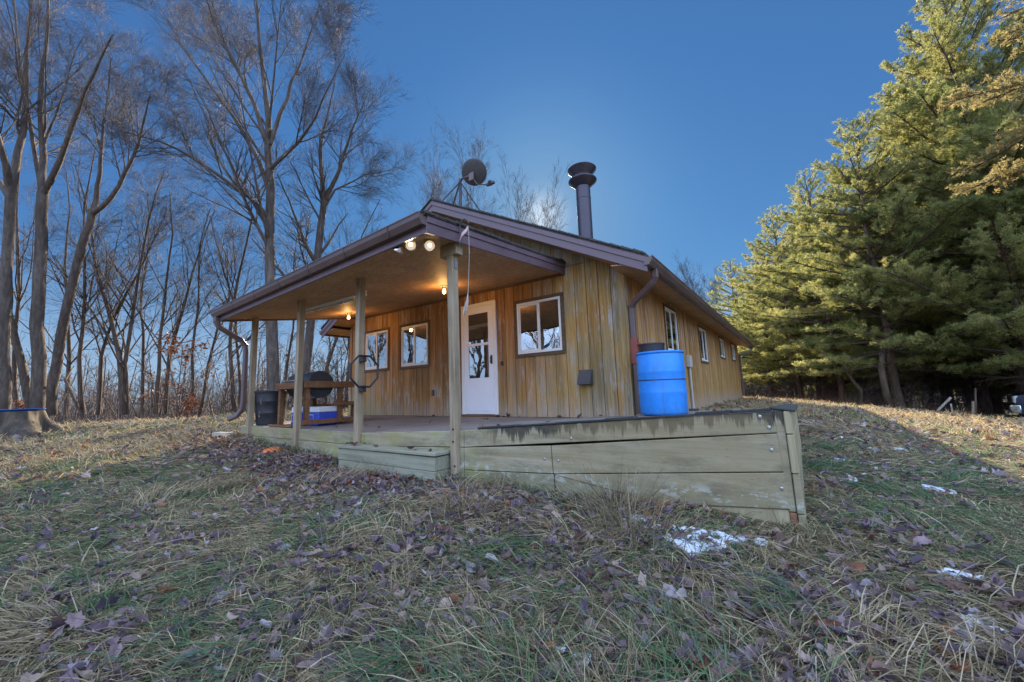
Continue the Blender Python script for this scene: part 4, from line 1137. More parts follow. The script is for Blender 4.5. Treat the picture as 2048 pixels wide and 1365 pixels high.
for s_ in (1, -1):
    tp('headlight', MB().box((2.55, s_ * .60 if s_ > 0 else -.95, .82), (2.745, .95 if s_ > 0 else -.60, 1.06)), M['coolerlid'], trk, bevel=.03)
    tp('mirror', MB().box((.95, s_ * .86 if s_ > 0 else -1.08, 1.2), (1.03, 1.08 if s_ > 0 else -.86, 1.42)), M['black'], trk, bevel=.02)
tp('undercarriage', MB().box((-2.5, -.7, .3), (2.5, .7, .6)), M['black'], trk)
trk.location = (org[0], org[1], tz_ + .0); trk.rotation_euler = (0, 0, math.atan2(hd[1], hd[0]))
# ================================================================== TREES
def grow(rng, P, D, L, R, spec, up=.0):
    """P,D,L,R arrays of branch starts, directions, lengths, base radii. returns polylines (B,K,3) and radii"""
    B = len(P); K = spec['rings']
    pts = np.zeros((B, K, 3)); pts[:, 0] = P; d = D.copy()
    step = (L / (K - 1))[:, None]
    for k in range(1, K):
        d = d + rng.normal(0, spec['jit'], (B, 3)); d[:, 2] += spec['trop']
        d /= np.linalg.norm(d, axis=1, keepdims=True); pts[:, k] = pts[:, k - 1] + d * step
    rr = R[:, None] * (1 - (1 - spec['tip']) * np.linspace(0, 1, K))[None] ** 1.0
    return pts, rr


def spawn(rng, pts, rr, L, n, t0, t1, ang, ratio, rratio, az=None, shape=.5, lmin=.0):
    B, K, _ = pts.shape
    n_ = rng.poisson(n, B) if n > 2 else np.full(B, int(round(n)))
    idx = np.repeat(np.arange(B), n_); m = len(idx)
    t = rng.uniform(t0, t1, m)
    f = t * (K - 1); k = np.minimum(f.astype(int), K - 2); u = (f - k)[:, None]
    P = pts[idx, k] * (1 - u) + pts[idx, k + 1] * u
    T = pts[idx, k + 1] - pts[idx, k]; T /= np.linalg.norm(T, axis=1, keepdims=True) + 1e-9
    rloc = rr[idx, k] * (1 - u[:, 0]) + rr[idx, k + 1] * u[:, 0]
    a = np.cross(T, rng.normal(0, 1, (m, 3))); a /= np.linalg.norm(a, axis=1, keepdims=True) + 1e-9
    g = np.radians(rng.normal(ang, 9, m))[:, None]
    D = T * np.cos(g) + a * np.sin(g)
    l = L[idx] * ratio * rng.uniform(.65, 1.2, m) * (1 - shape * t)
    R = np.minimum(rloc * rratio * rng.uniform(.8, 1.15, m), rloc * .95)
    return P, D, np.maximum(l, lmin), R


def bare_tree(rng, trunks, specs, twig_r=.003, sides=(9, 6, 4, 3, 3)):
    """trunks: list of (pts(K,3), r0, r1). returns (wood arrays, twig arrays)"""
    K = max(len(t[0]) for t in trunks)
    pl = []; rl = []; Ls = []
    flags = np.array([len(t) < 4 for t in trunks])
    for p, r0, r1 in [t[:3] for t in trunks]:
        p = np.asarray(p, float); s = np.linspace(0, len(p) - 1, 10); i = np.minimum(s.astype(int), len(p) - 2); u = (s - i)[:, None]
        q = p[i] * (1 - u) + p[i + 1] * u
        q[1:-1] += rng.normal(0, .02, (8, 3)) * min(1, np.linalg.norm(p[-1] - p[0]) / 6)
        pl.append(q); rl.append(r0 + (r1 - r0) * np.linspace(0, 1, 10) ** .9); Ls.append(np.linalg.norm(np.diff(q, axis=0), axis=1).sum())
    pts = np.array(pl); rr = np.array(rl); L = np.array(Ls)
    out = [tubes(pts, rr, sides[0])]; pts, rr, L = pts[flags], rr[flags], L[flags]
    tw = []
    for lv, s in enumerate(specs):
        P, D, l, R = spawn(rng, pts, rr, L, s['n'], s['t0'], s.get('t1', .98), s['ang'], s['ratio'], s['rr'], shape=s.get('shape', .5), lmin=s.get('lmin', .1))
        R = np.maximum(R, twig_r)
        if s.get('rmax'): R = np.minimum(R, s['rmax'])
        D[:, 2] += s.get('lift', 0); D /= np.linalg.norm(D, axis=1, keepdims=True)
        pts, rr = grow(rng, P, D, l, R, s)
        rr = np.maximum(rr, twig_r * .55); L = l
        (out if lv < 1 else tw).append(tubes(pts, rr, sides[min(lv + 1, len(sides) - 1)]))
    return out, tw


def SP(n, t0, ang, ratio, rr, jit, trop, rings, tip=.25, **k): return dict(n=n, t0=t0, ang=ang, ratio=ratio, rr=rr, jit=jit, trop=trop, rings=rings, tip=tip, **k)


def make_tree(seed, name, base, trunks, specs, label, mat=('bark', 'twig'), group='bare trees at the edge of the lawn', twig_r=.003):
    rng = np.random.default_rng(seed)
    t = thing(name, tuple(base), label, 'tree', group)
    out, tw = bare_tree(rng, trunks, specs, twig_r)
    mb = MB()
    for V, Q in out: mb.add(V, Q)
    mb.build('trunk', M[mat[0]], t, smooth=True, recalc=False, local=False)
    mb = MB()
    for V, Q in tw: mb.add(V, Q)
    mb.build('crown', M[mat[1]], t, smooth=True, recalc=False, local=False)
    return t


def px_path(pix, d, base, dd=0.0):
    """trunk centre line, at a real distance d (+dd towards the tip), relative to base"""
    n = len(pix); return np.array([at(x, y, d + dd * k / max(1, n - 1)) - base for k, (x, y) in enumerate(pix)])


BIG = [SP(13, .22, 40, .48, .45, .06, .05, 8, shape=.4, lift=.15, lmin=1.3), SP(9, .15, 36, .5, .5, .07, .04, 6, shape=.4, lmin=.8), SP(7, .1, 34, .52, .55, .08, .04, 4, shape=.35, lmin=.5), SP(3.6, .1, 30, .6, .65, .08, .04, 3, shape=.3, lmin=.32)]
MED = [SP(14, .15, 38, .42, .45, .08, .05, 7, shape=.45, lift=.15, lmin=.9), SP(7, .15, 40, .52, .5, .10, .04, 5, shape=.4, lmin=.55), SP(6, .1, 38, .55, .55, .10, .04, 4, shape=.35, lmin=.38), SP(2.2, .1, 34, .62, .65, .10, .04, 3, shape=.3, lmin=.25)]
THIN = [SP(9, .25, 36, .38, .5, .09, .05, 6, shape=.4, lift=.2, lmin=.6), SP(7, .15, 40, .5, .55, .12, .03, 4, shape=.4, lmin=.35), SP(5, .1, 40, .55, .6, .12, .03, 3, shape=.3, lmin=.25)]


def base_at(px, d):
    p = at(px, 820, d); p[2] = g1(p[0], p[1]) - .25; return p


# --- the big cottonwoods at the left edge
b = base_at(6, 11.0)
make_tree(11, 'bare_tree', b, [(px_path([(6, 830), (8, 650), (14, 500), (22, 380)], 11, b), .135, .105, 0), (px_path([(22, 390), (48, 260), (52, 120), (75, -60)], 11, b, 1), .10, .02), (px_path([(22, 390), (5, 300), (-40, 150), (-60, 0)], 11, b, -1), .09, .02), (px_path([(22, 400), (-20, 340), (-90, 240), (-150, 60)], 11, b, 1), .09, .02)],
          [dict(BIG[0], n=7, t0=.25), BIG[1], BIG[2], BIG[3]], 'tall pale bare tree cut by the left edge of the picture')
b = base_at(76, 11.5)
make_tree(12, 'bare_tree', b, [(px_path([(74, 830), (76, 650), (80, 500), (86, 385)], 11.5, b), .16, .12, 0), (px_path([(85, 392), (86, 300), (80, 180), (96, 60), (98, -80)], 11.5, b, .5), .095, .02), (px_path([(86, 390), (115, 330), (140, 255), (165, 200), (190, 140), (225, 70)], 11.5, b, -1), .085, .02), (px_path([(84, 394), (66, 290), (42, 140), (20, -60)], 11.5, b, 1), .07, .015)],
          [dict(BIG[0], n=7, t0=.25), BIG[1], BIG[2], BIG[3]], 'tall pale straight bare tree rising just behind the tree stump, forked halfway up')
b = base_at(104, 12.5)
make_tree(13, 'bare_tree', b, [(px_path([(104, 830), (112, 720), (140, 580), (168, 480), (185, 420)], 12.5, b), .14, .10, 0), (px_path([(184, 425), (198, 370), (203, 300), (212, 220), (222, 120)], 12.5, b, .5), .08, .015), (px_path([(184, 428), (225, 395), (258, 330), (285, 270), (300, 190)], 12.5, b, -.8), .085, .015)],
          [dict(BIG[0], n=7, t0=.25, ratio=.46), BIG[1], BIG[2], BIG[3]], 'bare tree leaning to the right, second trunk right of the stump')
b = base_at(62, 12.2)
make_tree(14, 'bare_tree', b, [(px_path([(66, 830), (48, 740), (22, 660), (2, 590), (-30, 480), (-50, 330)], 12.2, b), .12, .035)], [dict(MED[0], t0=.6, n=5), MED[1], MED[2], MED[3]], 'dark bare trunk leaning left from behind the stump', mat=('bark2', 'twig'))
# --- the two big trees beyond the porch
b = base_at(545, 14.0)
make_tree(21, 'bare_tree', b, [(px_path([(549, 830), (543, 700), (540, 560), (541, 430), (540, 330), (536, 270), (530, 190), (520, 90), (512, -20)], 14, b), .225, .035),
                               (px_path([(541, 440), (500, 395), (400, 325), (330, 285), (250, 265)], 14, b, -2), .085, .012), (px_path([(539, 380), (520, 330), (480, 250), (420, 170), (360, 90), (330, 30)], 14, b, 1), .10, .012),
                               (px_path([(537, 300), (505, 200), (470, 130), (430, 50), (400, -40)], 14, b, -1), .09, .012), (px_path([(540, 290), (565, 220), (590, 150), (620, 70), (640, 10)], 14, b, 1), .085, .012), (px_path([(540, 340), (580, 300), (625, 250), (660, 170), (690, 110)], 14, b, -1), .075, .012)],
          [dict(BIG[0], n=11, t0=.3, ratio=.46, t1=1.0), BIG[1], BIG[2], BIG[3]], 'biggest bare tree of all, thick trunk behind the left end of the porch roof')
b = base_at(609, 16.0)
make_tree(22, 'bare_tree', b, [(px_path([(606, 830), (614, 700), (630, 560), (642, 460), (648, 400)], 16, b), .19, .12), (px_path([(648, 402), (640, 300), (655, 230), (672, 150)], 16, b, .5), .10, .012), (px_path([(648, 402), (680, 340), (705, 260), (735, 190)], 16, b, -.8), .10, .012), (px_path([(646, 420), (670, 380), (730, 350), (790, 340)], 16, b, 1), .06, .01)],
          [dict(BIG[0], n=11, t0=.3, ratio=.46, t1=1.0), BIG[1], BIG[2], BIG[3]], 'second big bare tree beyond the porch roof, rounded crown above the gutter')

# --- mid-size trees of the wood edge
mids = [(165, 14, [(165, 830), (160, 700), (172, 560), (165, 430), (190, 300)], .10, 'slim straight bare tree between the leaning trunk and the twin stemmed trees'),
        (200, 15, [(196, 830), (205, 700), (240, 610), (290, 520), (330, 430)], .095, 'slim bare tree leaning right over the fallen branch'),
        (246, 14.5, [(247, 830), (244, 720), (222, 640), (195, 560), (180, 440), (150, 330)], .13, 'forked dark bare tree left of the sapling with rust coloured leaves'),
        (252, 14.6, [(252, 830), (252, 740), (262, 640), (280, 540), (300, 430), (330, 340)], .11, 'dark bare stem close beside the forked tree'),
        (316, 15, [(312, 830), (318, 720), (328, 600), (345, 480), (340, 380)], .10, 'bare tree behind the sapling with rust coloured leaves'),
        (345, 16, [(330, 830), (340, 700), (372, 600), (392, 520), (430, 420)], .11, 'bare tree leaning right behind the rusty leaved sapling'),
        (383, 16, [(384, 830), (386, 690), (400, 590), (396, 500), (420, 420)], .075, 'slender bare tree between the rusty sapling and the downspout'),
        (405, 17, [(400, 830), (420, 720), (440, 640), (470, 560), (465, 460)], .08, 'slender crooked bare tree left of the downspout'),
        (455, 16, [(470, 830), (460, 720), (462, 630), (480, 540), (505, 430), (500, 350)], .12, 'dark bare tree seen right beside the porch downspout'),
        (478, 18, [(480, 830), (478, 720), (470, 620), (440, 520), (420, 430)], .09, 'bare tree leaning left behind the porch downspout'),
        (655, 17, [(650, 830), (655, 720), (690, 640), (720, 560), (740, 470)], .10, 'bare tree seen through the porch above the grill'),
        (700, 19, [(690, 830), (700, 700), (690, 600), (720, 480), (760, 400)], .11, 'bare tree standing close behind the left cabin corner'),
        (575, 18, [(566, 830), (575, 720), (590, 640), (585, 540), (600, 440)], .09, 'thin bare tree seen between the two leftmost porch posts'),
        (285, 19, [(285, 830), (288, 700), (280, 600), (300, 480), (295, 380)], .10, 'thin bare tree set back in the wood'),
        (130, 18, [(132, 830), (140, 700), (128, 560), (140, 430), (130, 330)], .12, 'thin bare tree set back behind the leaning trunk'),
        (35, 16, [(36, 830), (30, 700), (40, 560), (30, 430), (45, 300)], .11, 'thin bare tree set back behind the stump')]
for k, (px, d, path, r, lab) in enumerate(mids):
    b = base_at(path[0][0], d)
    make_tree(40 + k, 'bare_tree', b, [(px_path(path, d, b, random.uniform(-1, 1)), r * .8, .014)], MED if r > .09 else THIN + [MED[3]], lab, mat=('bark2', 'twig2'), twig_r=.0035)

# --- trees beyond the roof
rng = np.random.default_rng(5)
for k, (px, d, top, r, lab) in enumerate([(945, 33, 285, .2, 'bare tree with a fine rounded crown behind the satellite dish'), (865, 29, 360, .18, 'bare tree crown showing left of the satellite dish above the porch roof'), (1035, 31, 385, .18, 'bare tree crown just above the roof slope right of the dish'),
                                        (1095, 33, 410, .17, 'bare tree crown above the roof slope left of the stove pipe'), (1405, 42, 555, .2, 'distant bare tree beyond the right eave of the cabin'), (1440, 46, 575, .2, 'distant bare tree between the right eave and the first pine')]):
    b = base_at(px, d); topz = at(px, top, d)[2] - b[2]
    tr = [(0, 0, 0), (.1, .1, topz * .3), (.05, .2, topz * .6), (.2, .1, topz * .9)]
    make_tree(70 + k, 'bare_tree', b, [(tr, r, .03)], [dict(BIG[0], n=34, t0=.3, t1=1.0, ang=27, ratio=.40, lift=.25, shape=.25, jit=.05), dict(BIG[1], n=9, ang=26, ratio=.48), dict(BIG[2], n=6, ang=27, trop=.05), dict(BIG[3], n=2.1, trop=.05, ang=26)], lab, mat=('bark2', 'twig'), group='bare trees behind the cabin', twig_r=.006)

# --- bare trees behind the photographer, seen only as reflections in the windows and door
src = None
for k, (x, y, s, lab) in enumerate([(-19, -9.2, .9, 'bare tree mirrored in the left pane of the leftmost front window'), (-16.3, -9.6, .75, 'bare tree mirrored in the left pane of the middle front window'), (-12.3, -11.0, .8, 'bare tree mirrored large in the lower door pane'), (-9.4, -12.4, .85, 'bare tree mirrored in the left pane of the window nearest the corner'), (-8.2, -12.0, .6, 'slim bare tree mirrored in the right pane of the window nearest the corner')]):
    z = g1(x, y) - .2
    if src is None:
        tr = [(0, 0, 0), (.15, .1, 2.2), (-.1, .2, 4.5), (.3, .1, 7), (.2, .2, 10)]
        src = make_tree(90, 'bare_tree', (x, y, z), [(tr, .19, .03), ([(-.1, .2, 4.2), (.9, -.3, 6), (1.6, -.5, 8.5)], .09, .02)], [BIG[0], dict(BIG[1], n=6), dict(BIG[2], n=4)], lab, mat=('bark2', 'twig2'), group='bare trees mirrored in the glass', twig_r=.006)
    else: copy_thing(src, (x, y, z), k * 1.3, s, lab)

# --- oak saplings that kept their rusty leaves
LEAF2D = np.array([(0, -.5), (.10, -.30), (.26, -.24), (.17, -.10), (.38, .02), (.2, .1), (.33, .30), (.14, .30), (0, .5), (-.14, .30), (-.33, .30), (-.2, .1), (-.38, .02), (-.17, -.10), (-.26, -.24), (-.10, -.30)])
_t = np.arange(16) / 16 * 2 * math.pi - math.pi / 2
OVAL = np.c_[.26 * np.cos(_t) * (1 + .25 * np.sin(_t)), .5 * np.sin(_t)]
BLUNT = LEAF2D * .55 + OVAL * .5
TORN = OVAL * np.where(np.arange(16) % 5 == 2, .45, 1.05)[:, None]


def leaf_mesh(mb, pos, nrm_, size, colr, rng, curl=.3):
    """many leaves: pos (N,3), normals (N,3), size (N,); lobed, blunt, oval and torn ones, curled along and across"""
    N = len(pos); k = 16
    a = rng.uniform(0, 2 * math.pi, N)
    ref = np.stack([np.cos(a), np.sin(a), np.zeros(N)], 1)
    u = np.cross(nrm_, ref); u /= np.linalg.norm(u, axis=1, keepdims=True) + 1e-9; v = np.cross(nrm_, u)
    L = np.array([LEAF2D, BLUNT, OVAL, TORN])[rng.choice(4, N, p=[.25, .32, .28, .15])] * (1 + rng.normal(0, .09, (N, k, 2))) + rng.normal(0, .02, (N, k, 2))
    asp = rng.uniform(.6, 1.1, N)[:, None]
    cl = rng.normal(.25, curl * 2, N)[:, None]; fold = rng.normal(.5, .5, N)[:, None]; tw = rng.normal(0, .8, N)[:, None]

    def lift(Q): return cl * Q[:, :, 1] ** 2 + fold * np.abs(Q[:, :, 0]) + tw * Q[:, :, 0] * Q[:, :, 1]
    rings = []
    for s in (1.0, .5):
        Q = L * s; h = lift(Q)
        rings.append(pos[:, None] + size[:, None, None] * (Q[:, :, :1] * asp[:, :, None] * u[:, None] + Q[:, :, 1:] * v[:, None] + h[:, :, None] * nrm_[:, None]))
    V = np.concatenate([rings[0], rings[1], pos[:, None]], 1).reshape(-1, 3); M_ = 2 * k + 1
    i = np.arange(k); j = (i + 1) % k; o = (np.arange(N) * M_)[:, None, None]
    F4 = (np.stack([i, j, j + k, i + k], 1)[None] + o).reshape(-1, 4); F3 = (np.stack([i + k, j + k, np.full(k, 2 * k)], 1)[None] + o).reshape(-1, 3)
    C = np.repeat(colr[:, None], M_, 1); C = C * (1 + rng.normal(0, .10, (N, M_, 1)))
    mb.add(V, [F4, F3], np.clip(C, 0, 1).reshape(-1, 3))


for k, (px, d, h, lab) in enumerate([(352, 13.5, 3.3, 'young oak sapling still holding rust brown leaves at the lawn edge'), (372, 14.2, 1.3, 'low rust coloured oak seedling at the foot of the sapling'), (40, 13.0, 1.6, 'low sapling with pinkish brown leaves behind the stump'), (300, 14.0, 2.2, 'small sapling with sparse rusty leaves left of the oak sapling')]):
    b = base_at(px, d); b[2] += .2; rng = np.random.default_rng(200 + k)
    t = thing('oak_sapling', tuple(b), lab, 'sapling', 'saplings with dead leaves')
    out, tw = bare_tree(rng, [([(0, 0, 0), (.03, 0, h * .4), (.0, .05, h * .7), (.05, 0, h)], .022, .006)], [SP(13, .15, 62, .38, .6, .08, .0, 5, shape=.4), SP(5, .2, 45, .5, .6, .1, 0, 3, lmin=.12)], .004)
    mb = MB()
    for V, Q in out + tw: mb.add(V, Q)
    mb.build('trunk', M['bark2'], t, smooth=True, recalc=False, local=False)
    pts = np.concatenate([V for V, Q in tw]); nl = int(105 * h) if k < 3 else 70; pos = pts[rng.integers(0, len(pts), nl)] + rng.normal(0, .04, (nl, 3))
    nr = rng.normal(0, 1, (nl, 3)); nr[:, 2] = np.abs(nr[:, 2]) + .6; nr /= np.linalg.norm(nr, axis=1, keepdims=True)
    base = np.array([(.21, .075, .035), (.15, .06, .032), (.26, .115, .06)])[rng.integers(0, 3, nl)]
    mb = MB(); leaf_mesh(mb, pos, nr, rng.uniform(.08, .15, nl), base, rng); mb.build('dead_foliage', M['leaf'], t, recalc=False, local=False)

# fallen branch at the wood edge
p = gp_(200, 822, 13.2); p[2] += .1; q = at(130, 760, 13.5)
mb = MB(); mb.tube([p, p * .6 + q * .4 + np.array([0, 0, -.12]), q, q + np.array([-.3, .2, .5])], [.045, .05, .04, .015], 8); mb.tube([p * .5 + q * .5, p * .4 + q * .6 + np.array([.1, 0, .5])], [.03, .01], 6)
tag(mb.build('fallen_branch', M['bark2'], smooth=True), 'fallen crooked branch lying at the wood edge right of the stump', 'branch')

# underbrush on the crest and far woods: nobody could count these
rng = np.random.default_rng(77)
n = 600
px = rng.uniform(-60, 760, n); d = rng.uniform(14.5, 24, n); h = rng.uniform(.6, 2.6, n) * np.clip(1.3 - d / 40, .6, 1)
B0 = np.array([at(x, 820, y) for x, y in zip(px, d)]); B0[:, 2] = ground(B0[:, 0], B0[:, 1]) - .05
D = rng.normal(0, .22, (n, 3)); D[:, 2] = 1; D /= np.linalg.norm(D, axis=1, keepdims=True)
h = h * rng.choice([1, 1, 1.5, 2.4], n)
s1 = SP(0, 0, 0, 0, 0, .07, .02, 6)
pts, rr = grow(rng, B0, D, h, rng.uniform(.008, .02, n) * np.sqrt(h), s1)
mb = MB(); mb.add(*tubes(pts, rr, 4)); L = h
for sp in (SP(7, .15, 45, .4, .6, .1, .02, 4, lmin=.2), SP(5, .1, 42, .5, .7, .13, .02, 3, lmin=.15)):
    P, D, l, R = spawn(rng, pts, rr, L, sp['n'], sp['t0'], .98, sp['ang'], sp['ratio'], sp['rr'], lmin=sp['lmin']); pts, rr = grow(rng, P, D, l, np.maximum(R, .0045), sp); rr = np.maximum(rr, .003); L = l
    mb.add(*tubes(pts, rr, 3))
tag(mb.build('underbrush', M['twig'], smooth=True, recalc=False), 'tangle of thin brown underbrush along the far edge of the lawn', 'underbrush', kind='stuff')

n = 1500
px = np.where(rng.uniform(0, 1, n) < .75, rng.uniform(-300, 900, n), rng.uniform(1420, 2200, n)); d = np.where(px > 1000, rng.uniform(36, 80, n), rng.uniform(26, 85, n)); px2 = px
B0 = np.array([at(x, 820, y) for x, y in zip(px, d)]); ang_ = np.arctan2(B0[:, 1] - CAM[1], B0[:, 0] - CAM[0])
extra = 60; ax = rng.uniform(1.3, 2.2, extra); dr_ = rng.uniform(45, 90, extra)
B0 = np.r_[B0, np.c_[CAM[0] + dr_ * np.cos(ax), CAM[1] + dr_ * np.sin(ax), np.zeros(extra)]]
B0[:, 2] = ground(B0[:, 0], B0[:, 1]) - .2; m = len(B0)
h = rng.uniform(5.5, 10.0, m); D = rng.normal(0, .06, (m, 3)); D[:, 2] = 1; D /= np.linalg.norm(D, axis=1, keepdims=True)
pts, rr = grow(rng, B0, D, h, rng.uniform(.06, .13, m), SP(0, 0, 0, 0, 0, .04, .02, 5)); mb = MB(); mb.add(*tubes(pts, rr, 4)); L = h
for sp in (SP(11, .15, 42, .32, .5, .08, .04, 4, lmin=.6), SP(6, .1, 40, .5, .7, .1, .03, 3, lmin=.5)):
    P, D, l, R = spawn(rng, pts, rr, L, sp['n'], sp['t0'], .98, sp['ang'], sp['ratio'], sp['rr'], lmin=sp['lmin']); pts, rr = grow(rng, P, D, l, np.maximum(R, .016), sp); rr = np.maximum(rr, .010); L = l
    mb.add(*tubes(pts, rr, 3))
tag(mb.build('distant_woods', M['twig'], smooth=True, recalc=False), 'far grey brown bare woods below the sky on the left', 'woods', kind='stuff')


# ------------------------------------------------------------------ pines
def pine_arrays(seed, H, cb, Rm, cols, droop=0.0, dens=1.0, nlen=.13, dead=True, prof_pow=.8):
    rng = np.random.default_rng(seed)
    tz = np.linspace(0, H, 12); wob = np.cumsum(rng.normal(0, .04, (12, 2)), 0)
    tp_ = np.c_[wob[:, 0], wob[:, 1], tz]; tr_ = np.interp(tz, [0, .3, H], [.19 * H / 12, .145 * H / 12, .02])
    wood_ = [tubes(tp_[None], tr_[None], 9)]
    zs = np.arange(cb, H - .25, .46 / dens ** .3); P = []; D = []; L = []
    for z in zs:
        t = (z - cb) / (H - cb); nb = rng.integers(4, 7)
        a0 = rng.uniform(0, 6.28)
        for k in range(nb):
            a = a0 + k * 6.28 / nb + rng.normal(0, .25)
            l = Rm * (np.interp(t, [0, .12, .3, 1.0], [.72, 1.0, .95, .0]) ** prof_pow + .10) * rng.uniform(.7, 1.15)
            el = np.interp(t, [0, .4, 1], [-.05, .22, .9]) - droop + rng.normal(0, .09)
            x, y = np.interp(z, tz, wob[:, 0]), np.interp(z, tz, wob[:, 1])
            P.append((x, y, z)); D.append((math.cos(a) * math.cos(el), math.sin(a) * math.cos(el), math.sin(el))); L.append(l)
    P = np.array(P); D = np.array(D); L = np.array(L)
    pts, rr = grow(rng, P, D, L, .010 + .012 * L, SP(0, 0, 0, 0, 0, .045, .035 - droop * .1, 7)); wood_.append(tubes(pts, rr, 5))
    # branchlets, mostly in the plane of the branch
    B = len(pts); nl = np.maximum(5, (L * 11 * dens).astype(int)); idx = np.repeat(np.arange(B), nl); m = len(idx)
    t = rng.uniform(.22, 1.0, m) ** .8; f = t * 6; k = np.minimum(f.astype(int), 5); u = (f - k)[:, None]
    p0 = pts[idx, k] * (1 - u) + pts[idx, k + 1] * u
    T = pts[idx, k + 1] - pts[idx, k]; T /= np.linalg.norm(T, axis=1, keepdims=True)
    side = np.cross(T, (0, 0, 1)); side /= np.linalg.norm(side, axis=1, keepdims=True)
    sg = rng.choice([-1, 1], m)[:, None]; ga = rng.uniform(.45, .95, m)[:, None]
    d2 = T * np.cos(ga) + side * sg * np.sin(ga) + rng.normal(0, .12, (m, 3)) * np.array([1, 1, .6]); d2[:, 2] += .05; d2 /= np.linalg.norm(d2, axis=1, keepdims=True)
    l2 = np.clip(L[idx] * .36 * (1.15 - t * .75) * rng.uniform(.6, 1.2, m), .18, 1.3)
    q, r2 = grow(rng, p0, d2, l2, np.full(m, .008), SP(0, 0, 0, 0, 0, .10, .05, 4)); wood_.append(tubes(q, np.maximum(r2, .004), 3))
    # needle tufts along the branchlets and the branch tips
    nt_ = np.maximum(2, (l2 * 9 * dens).astype(int) + 1); i2 = np.repeat(np.arange(m), nt_); n2 = len(i2)
    t = rng.uniform(.3, 1.0, n2); f = t * 3; k = np.minimum(f.astype(int), 2); u = (f - k)[:, None]
    c = q[i2, k] * (1 - u) + q[i2, k + 1] * u + rng.normal(0, .015, (n2, 3)); ax = q[i2, k + 1] - q[i2, k]; ax /= np.linalg.norm(ax, axis=1, keepdims=True)
    NB = 11
    nd = ax[:, None] * .55 + rng.normal(0, .55, (n2, NB, 3)); nd[:, :, 2] += .28; nd /= np.linalg.norm(nd, axis=2, keepdims=True)
    ln = nlen * rng.uniform(.7, 1.25, (n2, NB, 1)); wv = np.cross(nd, rng.normal(0, 1, (n2, NB, 3))); wv /= np.linalg.norm(wv, axis=2, keepdims=True); hw = .0068
    a = c[:, None] - wv * hw * .6; b_ = c[:, None] + nd * ln * .55 + wv * hw; e = c[:, None] + nd * ln; g = c[:, None] + nd * ln * .55 - wv * hw
    V = np.stack([a, b_, e, g], 2).reshape(-1, 3); Q = np.arange(n2 * NB * 4).reshape(-1, 4)
    cols = np.array(cols); wts = rng.uniform(0, 1, n2); brt = rng.normal(0, .6, B)[idx][i2]
    s = np.clip(wts * .7 + .25 + brt * .12, 0, .999) * (len(cols) - 1); ci = s.astype(int); cf = (s - ci)[:, None]
    cc = cols[ci] * (1 - cf) + cols[np.minimum(ci + 1, len(cols) - 1)] * cf
    cc = np.repeat(cc[:, None], NB * 4, 1).reshape(-1, 3)
    if dead:   # bare dead branches on the lower trunk
        nd_ = 30; zz = rng.uniform(.5, cb + .8, nd_); a = rng.uniform(0, 6.28, nd_)
        dp, dr2 = grow(rng, np.c_[np.zeros(nd_), np.zeros(nd_), zz], np.c_[np.cos(a), np.sin(a), rng.normal(-.1, .2, nd_)], rng.uniform(.5, 2.0, nd_), np.full(nd_, .014), SP(0, 0, 0, 0, 0, .12, -.02, 5)); wood_.append(tubes(dp, dr2, 4))
        P2, D2, l2_, R2 = spawn(rng, dp, dr2, np.full(nd_, 1.2), 6, .2, .98, 45, .45, .7); p2, r2_ = grow(rng, P2, D2, l2_, np.maximum(R2, .004), SP(0, 0, 0, 0, 0, .15, -.03, 3)); wood_.append(tubes(p2, np.maximum(r2_, .003), 3))
    return wood_, (V, Q, cc)


def make_pine(seed, name, base, label, group, H, cb, Rm, cols, **k):
    t = thing(name, tuple(base), label, 'pine tree' if name == 'pine_tree' else 'conifer', group)
    wd_, (V, Q, cc) = pine_arrays(seed, H, cb, Rm, cols, **k)
    mb = MB()
    for v, q in wd_: mb.add(v, q)
    mb.build('trunk', M['barkp'], t, smooth=True, recalc=False, local=False)
    mb = MB(); mb.add(V, Q, cc); mb.build('crown', M['needle'], t, recalc=False, local=False)
    return t


PG = [(.065, .095, .034), (.14, .18, .058), (.25, .28, .09), (.38, .375, .13), (.46, .41, .16)]
TAN = [(.16, .14, .045), (.25, .22, .08), (.35, .295, .12), (.43, .35, .16)]
G = 'tall pines in the row right of the cabin'


def pb(d, lat):
    p = CAM + RCAM @ np.array([lat, 0, -d]); return (p[0], p[1], g1(p[0], p[1]) - .2)


